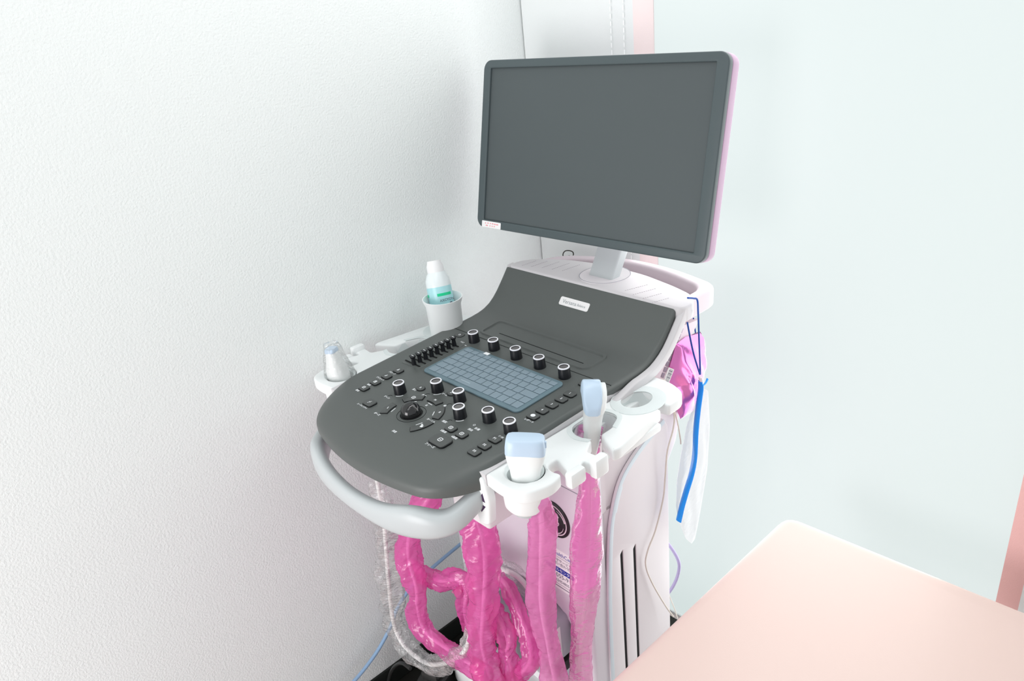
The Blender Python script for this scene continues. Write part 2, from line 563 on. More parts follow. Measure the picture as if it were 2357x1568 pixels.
hem = cloth('hem', RX1, RX1 + 0.09, 0.02, 2.3, WY - 0.03, 'curtain', cr)
hem['label'] = 'grey fabric hem'

# ------------------------------------------------------------------ examination bed
bed = thing('examination_bed', 'pale pink vinyl examination bed with rounded corner, in the foreground at right', 'bed', (0.75, -0.5, 0))
BX0, BX1, BY0, BY1, BZ = 0.398, 1.08, -1.25, 0.545, 0.60
V = rpoly([(BX0 - 0.012, BY0), (BX1, BY0), (BX1, BY1 + 0.02), (BX0, BY1 - 0.004)], [0.05, 0.05, 0.05, 0.03])
plate('mattress', [V], 0.085, 0.022, 'bed', Matrix.Translation((0, 0, BZ)), bed, bres=5)
V = rpoly([(BX0 + 0.03, BY0 + 0.03), (BX1 - 0.03, BY0 + 0.03), (BX1 - 0.03, BY1 - 0.03), (BX0 + 0.03, BY1 - 0.03)], 0.02)
plate('frame', [V], 0.05, 0.004, 'bedleg', Matrix.Translation((0, 0, BZ - 0.083)), bed)
for x in (BX0 + 0.08, BX1 - 0.08):
    for y in (BY0 + 0.1, BY1 - 0.1):
        box('leg', x - 0.02, x + 0.02, y - 0.02, y + 0.02, 0, BZ - 0.13, 'bedleg', bed)

# ================================================================== THE ULTRASOUND MACHINE
mach = thing('ultrasound_machine', 'white wheeled ultrasound machine with charcoal control panel, tall grey screen and grey front handle', 'ultrasound machine', (0, 0.35, 0))
TILT = math.radians(2.5)
PROF = [(-0.1, 0.8523), (0.0, 0.8566), (0.2, 0.8653), (0.33, 0.871), (0.36, 0.8718), (0.387, 0.8732), (0.405, 0.8752), (0.42, 0.8785), (0.436, 0.8855),
        (0.45, 0.8955), (0.463, 0.908), (0.4775, 0.9245), (0.494, 0.9445)]
PYS = np.array([p[0] for p in PROF]); PZS = np.array([p[1] for p in PROF])


def pz(y): return float(np.interp(y, PYS, PZS))


def panel_mx(x, y, h=0.0):
    """frame on the flat part of the control panel"""
    return Matrix.Translation((x, y, pz(y) + h)) @ Matrix.Rotation(TILT, 4, 'X')


def yfront(x):
    ax = abs(x)
    y = -0.028 + 0.022 * (ax / 0.15) ** 2
    if ax > 0.135:
        d = min(ax - 0.135, 0.0649)
        y += 0.065 - math.sqrt(0.065 ** 2 - d ** 2) + 0.0
    return y


def hw(y): return 0.2 + 0.008 * max(0, min(1, y / 0.4))


# control panel: one curved sheet with rolled front lip and bevelled sides
NU, NV = 60, 90
V, F = [], []
us = [math.sin(PI / 2 * (2 * i / NU - 1)) for i in range(NU + 1)]
for j in range(NV + 1):
    t = (j / NV)
    for i in range(NU + 1):
        s = us[i]
        y0 = yfront(s * 0.2)
        tt = t ** 1.35
        y = y0 + (0.494 - y0) * tt
        x = s * hw(y)
        z = pz(y)
        d = y - y0
        if d < 0.055:
            q = 1 - d / 0.055
            z -= 0.021 * (1 - math.sqrt(max(0, 1 - q * q))) + 0.004 * q
        e = (1 - abs(s)) * 0.2
        if e < 0.006:
            q = 1 - e / 0.006
            z -= 0.006 * (1 - math.sqrt(max(0, 1 - q * q)))
        V.append((x, y, z))
top_n = len(V)
for (x, y, z) in list(V): V.append((x * 0.997, y, z - 0.009))
st = NU + 1
for j in range(NV):
    for i in range(NU):
        a = j * st + i
        F.append((a, a + 1, a + st + 1, a + st))
        F.append((top_n + a, top_n + a + st, top_n + a + st + 1, top_n + a + 1))
for j in range(NV):
    for i in (0, NU):
        a = j * st + i
        F.append((a, a + st, top_n + a + st, top_n + a))
for i in range(NU):
    for j in (0, NV):
        a = j * st + i
        F.append((a, top_n + a, top_n + a + 1, a + 1))
panel = link('control_panel', newmesh('control_panel', V, F, 'black', smooth=50), mach)


def strip(name, pts, width, h, m, parent, closed=False):
    """thin raised or inlaid line that follows the panel surface; pts are (x,y)"""
    V, F = [], []
    n = len(pts)
    for i in range(n):
        p0 = Vector(pts[(i - 1) % n] if closed else pts[max(i - 1, 0)])
        p1 = Vector(pts[(i + 1) % n] if closed else pts[min(i + 1, n - 1)])
        t = (p1 - p0).normalized(); nn = Vector((-t.y, t.x))
        for s, hh in ((-1, -0.0008), (-0.6, h), (0.6, h), (1, -0.0008)):
            q = Vector(pts[i]) + nn * (width / 2 * s)
            V.append((q.x, q.y, pz(q.y) + hh))
    m_ = n if closed else n - 1
    for i in range(m_):
        a, b = i * 4, ((i + 1) % n) * 4
        for k in range(3): F.append((a + k, a + k + 1, b + k + 1, b + k))
    return link(name, newmesh(name, V, F, m, smooth=50), parent)


strip('seam_line', [(-0.203 + 0.0406 * k, 0.3305) for k in range(11)], 0.0014, 0.0004, 'seam', mach)
gp = rpoly([(-0.133, 0.3465), (0.133, 0.3465), (0.137, 0.401), (-0.137, 0.401)], [0.012, 0.012, 0.014, 0.014], 8)
gp2 = []
for i in range(len(gp)):
    a, b = Vector(gp[i]), Vector(gp[(i + 1) % len(gp)])
    for k in range(max(1, int((b - a).length / 0.008))):
        gp2.append(tuple(a.lerp(b, k / max(1, int((b - a).length / 0.008)))))
strip('groove_rim', gp2, 0.008, 0.0022, 'black', mach, closed=True)
strip('groove_slot', [(-0.096 + 0.0213 * k, 0.3635 - 0.0002 * k) for k in range(11)], 0.0022, 0.0004, 'seam', mach)

# nameplate on the sloping face
nmx = Matrix.Translation((0, 0.4695, 0.9168)) @ Matrix.Rotation(math.radians(50), 4, 'X')
npl = plate('nameplate', [rrect(0, 0, 0.072, 0.0165, 0.0035)], 0.0016, 0.0004, 'sticker', nmx, mach)
for body, wd_, hh_, xx_, yy_ in (('Versana', 0.0345, 0.0076, -0.0110, 0.0002), ('Balance', 0.0195, 0.0048, 0.0185, -0.0004)):
    fm_, me_ = fit_text(body, wd_, hh_, 'inklight', xx_, yy_)
    link('lettering', me_, npl, nmx @ fm_)

# ---- knobs
kb = lathe_mesh([(0, 0), (0.0106, 0), (0.0104, 0.001), (0.0097, 0.0185), (0.0093, 0.0193), (0.0078, 0.0193), (0.0076, 0.0182), (0, 0.0182)], ['knob', 'knobtop'], 36, [0, 0, 0, 0, 0, 0, 1])
kr = lathe_mesh([(0.0077, 0.0192), (0.0078, 0.0199), (0.0093, 0.0199), (0.0098, 0.0192), (0.0098, 0.0182), (0.0077, 0.0182)], 'ring', 36)
KN = [(-0.1112, 0.3141), (-0.0544, 0.3132), (0.0049, 0.3123), (0.0636, 0.3115), (0.1225, 0.3099),
      (-0.0726, 0.1177), (-0.0227, 0.1583), (0.0341, 0.1592), (0.0724, 0.1284), (0.1178, 0.1485), (0.1674, 0.1465)]


def arc_mesh(r0, r1, a0, a1, h, n=14, m='print'):
    V, F = [], []
    for i in range(n + 1):
        a = math.radians(a0 + (a1 - a0) * i / n)
        for r, z in ((r0, 0), (r0, h), (r1, h), (r1, 0)):
            V.append((r * math.cos(a), r * math.sin(a), z))
    for i in range(n):
        for k in range(4):
            k2 = (k + 1) % 4
            F.append((i * 4 + k, i * 4 + k2, i * 4 + 4 + k2, i * 4 + 4 + k))
    F += [(0, 1, 2, 3), (4 * n + 3, 4 * n + 2, 4 * n + 1, 4 * n)]
    return newmesh('arc', V, F, m, smooth=30)


lit_arc = arc_mesh(0.0116, 0.0128, 285, 345, 0.0004)
tick = box_mesh(-0.0022, 0.0022, -0.0006, 0.0006, 0, 0.0003, 'print', 0)
dimple = arc_mesh(0.0036, 0.0042, 60, 250, 0.0003, 18, 'seam')
for i, (x, y) in enumerate(KN):
    mx = panel_mx(x, y)
    k = link('knob', kb, mach, mx)
    link('knob_ring', kr, k, mx)
    if i < 5:
        link('position_tick', tick, k, panel_mx(x - 0.001, y - 0.0205))
    elif i < 9:
        link('position_arc', lit_arc, k, mx)
        link('dimple', dimple, k, panel_mx(x - 0.0045, y - 0.0185))

# ---- buttons
def button_mesh(outline, h=0.0032):
    top = plate_mesh('b', [outline], h, 0.0009, 'key')
    c = sum((Vector(p) for p in outline), Vector((0, 0))) / len(outline)
    big = [tuple(c + (Vector(p) - c) * (1 + 0.0007 / max(1e-6, (Vector(p) - c).length))) for p in outline]
    sk = plate_mesh('s', [big], h * 0.55, 0.0002, 'keyskirt')
    return merge([(top, Matrix.Translation((0, 0, h)), 0), (sk, Matrix.Translation((0, 0, h * 0.55)), 1)], ['key', 'keyskirt'])


def icon_mesh(kind):
    """small white pictograms printed on buttons"""
    P, I4 = [], Matrix.Identity(4)
    def bar(cx, cy, w_, h_, rot=0):
        P.append((box_mesh(-w_ / 2, w_ / 2, -h_ / 2, h_ / 2, 0, 0.00025, 'print', 0), Matrix.Translation((cx, cy, 0)) @ Matrix.Rotation(math.radians(rot), 4, 'Z'), 0))
    def ringrect(w_, h_, r, t):
        P.append((plate_mesh('r', [rrect(0, 0, w_, h_, r), rrect(0, 0, w_ - 2 * t, h_ - 2 * t, max(0.0001, r - t))], 0.00025, 0, 'print'), Matrix.Translation((0, 0, 0.00025)), 0))
    def ringcirc(r, t):
        P.append((plate_mesh('r', [circle(0, 0, r, 20), circle(0, 0, r - t, 20)], 0.00025, 0, 'print'), Matrix.Translation((0, 0, 0.00025)), 0))
    def txt(s, size):
        P.append((text_mesh(s, size, 'print', bold=size * 0.012), I4, 0))
    if kind == 'framed_check': ringrect(0.006, 0.0056, 0.0006, 0.0008); bar(0, 0.0002, 0.003, 0.0008, 40); bar(-0.0012, -0.0006, 0.0016, 0.0008, -45)
    elif kind == 'screen': ringrect(0.0056, 0.0058, 0.0004, 0.0009); bar(0.001, 0, 0.0018, 0.0032)
    elif kind == 'split': bar(-0.001, 0, 0.0007, 0.0064, -25); bar(0.0004, -0.001, 0.0007, 0.004, -25)
    elif kind == 'bars': bar(-0.0006, 0.0005, 0.0012, 0.006, -20); bar(0.0012, -0.0008, 0.0008, 0.003, -20)
    elif kind == 'plus': bar(0, 0, 0.0006, 0.008, -25); bar(0.0003, 0.0004, 0.0044, 0.0006, -25)
    elif kind == 'pause': ringrect(0.0072, 0.0066, 0.002, 0.0009); bar(-0.0008, 0, 0.0006, 0.003); bar(0.0008, 0, 0.0006, 0.003)
    elif kind == 'rec': ringrect(0.0072, 0.0066, 0.0022, 0.0009); bar(0, 0.0008, 0.003, 0.0006); bar(0, -0.0008, 0.003, 0.0006)
    elif kind == 'hold': ringrect(0.0084, 0.0078, 0.0028, 0.001); bar(0, 0, 0.0042, 0.0008)
    elif kind == 'globe': P.append((plate_mesh('r', [circle(0, 0, 0.0042, 20, 0.0036)], 0.00025, 0, 'print'), Matrix.Translation((0, 0, 0.00025)), 0))
    elif kind == 'power': P.append((arc_mesh(0.0017, 0.0024, 120, 420, 0.0003), I4, 0)); bar(0, 0.0018, 0.0006, 0.0024)
    elif kind == 'tri': P.append((plate_mesh('r', [[(-0.002, -0.0018), (0.0022, 0), (-0.002, 0.0018)]], 0.00025, 0, 'print'), Matrix.Translation((0, 0, 0.00025)), 0))
    elif kind == 'dash': bar(0, 0, 0.0009, 0.0052, 28)
    elif kind == 'curl': P.append((arc_mesh(0.0012, 0.0019, 90, 330, 0.0003), I4, 0)); bar(0.001, 0.0018, 0.0006, 0.005, -30)
    elif kind == 'dpad': bar(-0.0012, 0.0026, 0.0034, 0.0022); bar(0.002, -0.0008, 0.0046, 0.0046, 20)
    else: txt(kind, 0.0058)
    return merge(P, ['print'])


def words(s, size, mx, parent):
    o = link('legend', text_mesh(s, size * 1.12, 'print', bold=size * 0.02), parent, mx)
    return o


small = button_mesh(rrect(0, 0, 0.0185, 0.0138, 0.004))
square = button_mesh(rrect(0, 0, 0.0185, 0.0138, 0.0035))


def button(outline_me, x, y, icon, legend=None, loff=(-0.0085, -0.0105), lsize=0.0048, rot=0, h=0.0032):
    mx = panel_mx(x, y)
    b = link('button', outline_me, mach, mx)
    if icon: link('icon', icon_mesh(icon), b, panel_mx(x, y, h) @ Matrix.Rotation(math.radians(rot), 4, 'Z'))
    if legend: words(legend, lsize, panel_mx(x + loff[0], y + loff[1], 0.0003), b)
    return b


for x, y, ic, lg in ((-0.1383, 0.0881, 'framed_check', '患者'), (-0.1381, 0.1112, 'screen', '画面'), (-0.1393, 0.1356, 'split', 'プリセット'), (-0.1385, 0.1602, 'bars', 'プローブ')):
    button(small, x, y, ic, lg, loff=(-0.005, -0.0105), lsize=0.0042)
button(button_mesh(rrect(0, 0, 0.0225, 0.0165, 0.004)), -0.0867, 0.0657, 'plus', 'ユーティリティ', loff=(-0.004, -0.0125), lsize=0.0037)
for x, y, ic in ((0.1665, 0.1934, 'globe'), (0.1667, 0.2128, '4'), (0.1674, 0.2329, '3'), (0.1682, 0.2534, '2'), (0.1687, 0.2726, '1')):
    button(square, x, y, ic, 'レポート' if ic == 'globe' else None, loff=(0.002, -0.0108), lsize=0.0044)
for x, y, ic in ((0.1641, 0.0786, 'P3'), (0.1645, 0.0973, 'P2'), (0.1646, 0.1174, 'P1')):
    button(square, x, y, ic)
button(button_mesh(rrect(0, 0, 0.0345, 0.0235, 0.0065), 0.0042), 0.1014, 0.0665, 'hold', 'フリーズ', loff=(-0.006, -0.0158), lsize=0.0048, h=0.0042)
button(small, 0.0878, 0.0973, 'pause', '2画面', loff=(-0.005, -0.0108), lsize=0.0046)
button(small, 0.1144, 0.0965, 'rec', '4画面', loff=(-0.005, -0.0108), lsize=0.0046)
rnd = button_mesh(circle(0, 0, 0.0085, 28, 0.0068), 0.0024)
button(rnd, -0.0532, 0.1454, 'R', '深さ', loff=(-0.0062, -0.0085), lsize=0.0046, h=0.0024)
button(rnd, 0.0046, 0.1655, 'Z', 'ズーム', loff=(-0.008, -0.0085), lsize=0.0042, h=0.0024)
button(button_mesh(rrect(0, 0, 0.0195, 0.015, 0.006), 0.0012), -0.1564, 0.3157, 'power', h=0.0012)
button(square, 0.167, 0.309, 'tri')
# arc buttons around the trackball
BC = (-0.0009, 0.0878)
for c0, span, ic, lg, lo in ((197, 34, 'dash', 'ポーズ', (-0.047, -0.034)), (139, 42, 'rec', '左', (-0.026, 0.019)), (88, 34, 'M', '右', (0.0, 0.030)), (36, 40, 'B', 'カーソル', (0.043, 0.006)), (-17, 42, 'dpad', '決定', (0.020, -0.047))):
    n = 10
    a = [math.radians(c0 - span / 2 + span * k / n) for k in range(n + 1)]
    cxx, cyy = 0.047 * math.cos(math.radians(c0)), 0.047 * math.sin(math.radians(c0))
    ol = rpoly([(0.0535 * math.cos(q) - cxx, 0.0535 * math.sin(q) - cyy) for q in a] + [(0.0405 * math.cos(q) - cxx, 0.0405 * math.sin(q) - cyy) for q in a[::-1]], 0.0016, 3)
    b = button(button_mesh(ol, 0.0024), BC[0] + cxx, BC[1] + cyy, ic, h=0.0024)
    words(lg, 0.0044, panel_mx(BC[0] + lo[0], BC[1] + lo[1], 0.0003), b)
    k = math.radians(c0)
    link('dash_mark', box_mesh(-0.0006, 0.0006, -0.0055, 0.0055, 0, 0.0003, 'print', 0), b, panel_mx(BC[0] + 0.0365 * math.cos(k), BC[1] + 0.0365 * math.sin(k)) @ Matrix.Rotation(k, 4, 'Z'))
# loose legends next to the knobs
for s, x, y in (('ゲイン', -0.079, 0.0945), ('角度', -0.030, 0.1345), ('幅', 0.0255, 0.1345), ('速度', 0.0625, 0.1045), ('◇', 0.1085, 0.1255), ('計測', 0.1205, 0.121), ('消去', 0.1135, 0.1195 - 0.006), ('保存', 0.166, 0.1275), ('TGC', -0.128, 0.2985)):
    words(s, 0.0046, panel_mx(x, y, 0.0003), mach)

# ---- trackball
tb = link('trackball', lathe_mesh([(0, -0.012)] + [(0.0165 * math.cos(a), 0.004 + 0.0165 * math.sin(a)) for a in [math.radians(d) for d in range(-60, 86, 6)]] + [(0, 0.0205)], 'ball', 40), mach, panel_mx(BC[0], BC[1]))
link('socket_ring', lathe_mesh([(0.0166, 0.0), (0.0166, 0.0006), (0.0182, 0.0006), (0.0184, 0.0)], 'seam', 40), tb, panel_mx(BC[0], BC[1]))
link('groove_ring', lathe_mesh([(0.0232, 0.0), (0.0232, 0.0004), (0.0238, 0.0004), (0.0238, 0.0)], 'seam', 48), tb, panel_mx(BC[0], BC[1]))

# ---- sliders
V = rpoly([(-0.164, 0.183), (-0.113, 0.187), (-0.115, 0.294), (-0.162, 0.294)], 0.006)
plate('slider_bed', [[(x - 0.0, y) for x, y in V]], 0.0012, 0.0005, 'black', Matrix.Translation((0, 0, 0)) @ basis((0, 0, pz(0) + 0.0006), (1, 0, 0), (0, math.cos(TILT), math.sin(TILT)), (0, -math.sin(TILT), math.cos(TILT))), mach)
cap = lathe_mesh([(0, 0), (0.0042, 0), (0.0040, 0.002), (0.0034, 0.012), (0.0052, 0.0145), (0.0055, 0.0165), (0.0048, 0.0174), (0, 0.0174)], 'knob', 20)
slot_me = box_mesh(-0.022, 0.022, -0.0013, 0.0013, 0, 0.0006, 'slot', 0)
mark = box_mesh(-0.0006, 0.0006, -0.003, 0.003, 0, 0.0003, 'print', 0)
fin = box_mesh(-0.0105, 0.002, -0.001, 0.001, 0.0135, 0.0155, 'knob', 0.0004)
for i in range(8):
    y = 0.192 + 0.01275 * i
    sx = -0.1345 + 0.0007 * i
    s = link('slider_slot', slot_me, mach, panel_mx(-0.1395, y, 0.0013))
    c = link('slider_cap', cap, s, panel_mx(sx, y, 0.0005))
    link('slider_fin', fin, s, panel_mx(sx, y, 0.0005))
    link('slider_mark', mark, s, panel_mx(sx - 0.0008, y, 0.0179) @ Matrix.Rotation(PI / 2, 4, 'Z'))

# ---- keyboard under its blue-grey silicone cover
KX0, KX1, KY0, KY1 = -0.1015, 0.1405, 0.1845, 0.2925
kbo = plate('keyboard', [rrect((KX0 + KX1) / 2, (KY0 + KY1) / 2, KX1 - KX0, KY1 - KY0, 0.010)], 0.0036, 0.0012, 'kbd', basis((0, 0, pz(0) + 0.0033), (1, 0, 0), (0, math.cos(TILT), math.sin(TILT)), (0, -math.sin(TILT), math.cos(TILT))), mach)
rows = [[1.25, 1, 1, 1, 4.3, 1, 1, 1, 1, 1], [1.3, 1, 1, 1, 1, 1, 1, 1, 1, 1, 1.3, 1, 1], [1.6, 1, 1, 1, 1, 1, 1, 1, 1, 1, 1, 1.9],
        [1.3, 1, 1, 1, 1, 1, 1, 1, 1, 1, 1, 1.2, 1], [1, 1, 1, 1, 1, 1, 1, 1, 1, 1, 1, 1, 1.4], [1.2, 1, 1, 1, 1, 1, 1, 1, 1, 1, 1, 1, 1, 1]]
hts = [1.05, 1, 1, 1, 1, 0.72]
ky = KY0 + 0.0075
unit_h = (KY1 - KY0 - 0.015) / sum(hts)
keyc = {}
for r, row in enumerate(rows):
    kh = hts[r] * unit_h
    uw = (KX1 - KX0 - 0.014) / sum(row)
    kx = KX0 + 0.007
    for wd in row:
        kw = wd * uw
        key = (round(kw, 4), round(kh, 4))
        if key not in keyc:
            keyc[key] = plate_mesh('key', [rrect(0, 0, kw - 0.0013, kh - 0.0013, 0.0012, 3)], 0.0016, 0.0005, 'kkey')
        cx, cy = kx + kw / 2, ky + kh / 2
        k = link('key', keyc[key], kbo, panel_mx(cx, cy, 0.0046))
        kx += kw
    ky += kh
kp = [(box_mesh(-0.012, 0.012, -0.0012, 0.0012, 0, 0.0002, 'kprint', 0.0), panel_mx(0.0, KY0 + 0.0155, 0.0047), 0)]
link('key_print', merge(kp, ['kprint']), kbo, Matrix.Identity(4))
link('label_tab', box_mesh(-0.006, 0.006, -0.0035, 0.0035, 0, 0.0004, 'print', 0.0001), kbo, panel_mx(-0.0465, 0.2885, 0.004))

# ---- shell under the panel (white slab that follows the same profile) and deck
V, F = [], []
ys = [0.06 + 0.434 * k / 40 for k in range(41)]
OFF = 0.021
sec = []
for y in ys:
    sl = (pz(y + 0.003) - pz(y - 0.003)) / 0.006
    nrm = Vector((-sl, 1)).normalized()
    top = Vector((y, pz(y))) - nrm * 0.0085
    bot = Vector((y, pz(y))) - nrm * (0.0085 + OFF)
    sec.append((top, bot))
for sx in (-1, 1):
    for (t_, b_2) in sec: V.append((sx * 0.206, t_.x, t_.y))
    for (t_, b_2) in sec: V.append((sx * 0.206, b_2.x, b_2.y))
n = len(ys)
o2 = 2 * n
for k in range(n - 1):
    F += [(k, k + 1, n + k + 1, n + k), (o2 + k, o2 + n + k, o2 + n + k + 1, o2 + k + 1),
          (k, o2 + k, o2 + k + 1, k + 1), (n + k, n + k + 1, o2 + n + k + 1, o2 + n + k)]
F += [(0, n, o2 + n, o2), (n - 1, o2 + n - 1, o2 + 2 * n - 1, 2 * n - 1)]
link('under_shell', newmesh('under_shell', V, F, 'white', smooth=40), mach)
# raised white cheeks either side of the black sheet
for sx in (-1, 1):
    pts = []
    for y in ys[22:]:
        sl = (pz(y + 0.003) - pz(y - 0.003)) / 0.006
        nrm = Vector((-sl, 1)).normalized()
        q = Vector((y, pz(y))) - nrm * (0.0075 + 0.016 * max(0, (0.37 - y) / 0.07))
        pts.append((q.x, q.y))
    low = []
    for y in ys[24:][::-1]:
        sl = (pz(y + 0.003) - pz(y - 0.003)) / 0.006
        nrm = Vector((-sl, 1)).normalized()
        q = Vector((y, pz(y))) - nrm * 0.0235
        low.append((q.x, q.y))
    pl = pts + [(0.503, 0.9455), (0.516, 0.9455), (0.526, 0.936), (0.520, 0.926)] + low
    xx = 0.2215 if sx > 0 else -0.2015
    plate('cheek', [pl], 0.013, 0.0025, 'white', YZ(xx), mach)

deck = [(-0.204, 0.4945), (0.2215, 0.4945), (0.2225, 0.525), (0.20, 0.556), (0.15, 0.574), (0.07, 0.594), (-0.03, 0.602), (-0.12, 0.585), (-0.185, 0.553), (-0.204, 0.525)]
dk = plate('deck', [rpoly(deck, 0.02)], 0.028, 0.004, 'white', Matrix.Translation((0, 0, 0.9485)), mach)
dd = []
for r, (x0, y0, cnt) in enumerate(((0.098, 0.538, 11), (0.122, 0.530, 11), (0.146, 0.521, 9), (0.170, 0.512, 8), (-0.172, 0.532, 9), (-0.150, 0.540, 10), (-0.126, 0.548, 11), (-0.102, 0.552, 11), (-0.078, 0.556, 11))):
    for k in range(cnt):
        dd.append((box_mesh(-0.0011, 0.0011, -0.0004, 0.0004, 0, 0.0002, 'ink', 0), Matrix.Translation((x0 + 0.0016 * (k - cnt / 2) * (0.9 if x0 > 0 else 0.3), y0 - 0.005 + 0.0042 * (k - cnt / 2), 0.9486)) @ Matrix.Rotation(math.radians(70), 4, 'Z'), 0))
link('vent_slits', merge(dd, ['square']), dk, Matrix.Identity(4))
hubx, huby = 0.006, 0.552
link('hub', lathe_mesh([(0, 0.0005), (0.046, 0.0005), (0.047, 0.001), (0.049, 0.001), (0.049, -0.01), (0, -0.01)], 'blush', 48), mach, Matrix.Translation((hubx, huby, 0.9488)))
link('hub_groove', lathe_mesh([(0.0475, 0.0), (0.0475, 0.0018), (0.0488, 0.0018), (0.0488, 0.0)], 'grey', 48), mach, Matrix.Translation((hubx, huby, 0.9484)))

# ---- rear tray
to = rpoly([(-0.205, 0.50), (0.200, 0.50), (0.198, 0.640), (0.07, 0.676), (-0.05, 0.678), (-0.185, 0.620)], [0.01, 0.01, 0.035, 0.06, 0.06, 0.05], 8)
ti = rpoly([(-0.178, 0.52), (0.177, 0.52), (0.176, 0.617), (0.06, 0.655), (-0.05, 0.656), (-0.165, 0.600)], [0.01, 0.01, 0.03, 0.06, 0.06, 0.04], 8)
tray = plate('rear_tray', [to, ti], 0.036, 0.006, 'tray', Matrix.Translation((0, 0, 0.9385)), mach)
plate('tray_floor', [ti], 0.004, 0.001, 'tray', Matrix.Translation((0, 0, 0.909)), tray)

# ---- neck and monitor
MY_, MT_ = 0.0571, 0.2234
Hh = Vector((math.cos(MY_), math.sin(MY_), 0)); N0 = Vector((math.sin(MY_), -math.cos(MY_), 0))
Up = math.cos(MT_) * Vector((0, 0, 1)) - math.sin(MT_) * N0
Nn = Hh.cross(Up)
MC = Vector((0, 0.518, 1.184))
mon = basis(MC, Hh, Up, Nn)
V, F = [], []
secs = [((0.008, 0.548, 0.9485), 0.0285, 0.013), ((0.008, 0.556, 0.962), 0.0285, 0.013), ((0.008, 0.585, 1.01), 0.029, 0.013), ((0.007, 0.600, 1.06), 0.029, 0.012), ((0.004, 0.592, 1.12), 0.03, 0.012), ((0.002, 0.575, 1.15), 0.03, 0.012)]
for (c, a, b) in secs:
    for (px_, py_) in rrect(0, 0, 2 * a, 2 * b, 0.004, 3):
        V.append((c[0] + px_, c[1] + py_, c[2]))
k = len(V) // len(secs)
for i in range(len(secs) - 1):
    for j in range(k):
        F.append((i * k + j, i * k + (j + 1) % k, (i + 1) * k + (j + 1) % k, (i + 1) * k + j))
F += [tuple(range(k))[::-1], tuple((len(secs) - 1) * k + j for j in range(k))]
link('neck', newmesh('neck', V, F, 'handle', smooth=40), mach)

bz = rrect(0, 0, 0.5165, 0.3155, 0.018, 8)
sc0 = rrect(-0.0015, 0.0005, 0.4765, 0.285, 0.0012, 2)
mo = plate('monitor', [bz, sc0], 0.012, 0.0022, 'bezel', mon @ Matrix.Translation((0, 0, 0.0)), mach)
plate('screen', [rrect(-0.0015, 0.0005, 0.478, 0.2865, 0.001, 2)], 0.003, 0.0003, 'screen', mon @ Matrix.Translation((0, 0, -0.0045)), mo)
sh = plate('back_shell', [rrect(0, 0, 0.517, 0.316, 0.0185, 8)], 0.021, 0.003, 'mauve', mon @ Matrix.Translation((0, 0, -0.0105)), mo)
sh['label'] = 'white back shell, pink bounce light in its colour'
plate('back_cover', [rrect(0, 0, 0.49, 0.29, 0.02, 8)], 0.02, 0.008, 'white', mon @ Matrix.Translation((0, 0, -0.031)), mo)
smx = mon @ Matrix.Translation((-0.2168, -0.1508, 0.0004))
S = [(plate_mesh('st', [rrect(0, 0, 0.0525, 0.0128, 0.0015)], 0.0008, 0.0001, 'sticker'), Matrix.Identity(4), 0)]
for i, (x, y, w_) in enumerate([(-0.016, 0.002, 0.003), (-0.009, 0.0024, 0.004), (-0.002, 0.0024, 0.003), (0.004, 0.0024, 0.004), (0.010, 0.0022, 0.005), (0.0165, 0.002, 0.006), (-0.012, -0.0024, 0.006), (-0.003, -0.0024, 0.003), (0.003, -0.0024, 0.003), (0.009, -0.0024, 0.003)]):
    S.append((box_mesh(-w_ / 2, w_ / 2, -0.0011, 0.0011, 0, 0.0001, 'red', 0), Matrix.Translation((x, y, 0.0)), 1))
stk = link('sticker', merge(S, ['sticker', 'red']), mo, smx)
stk['label'] = 'white sticker with red print'

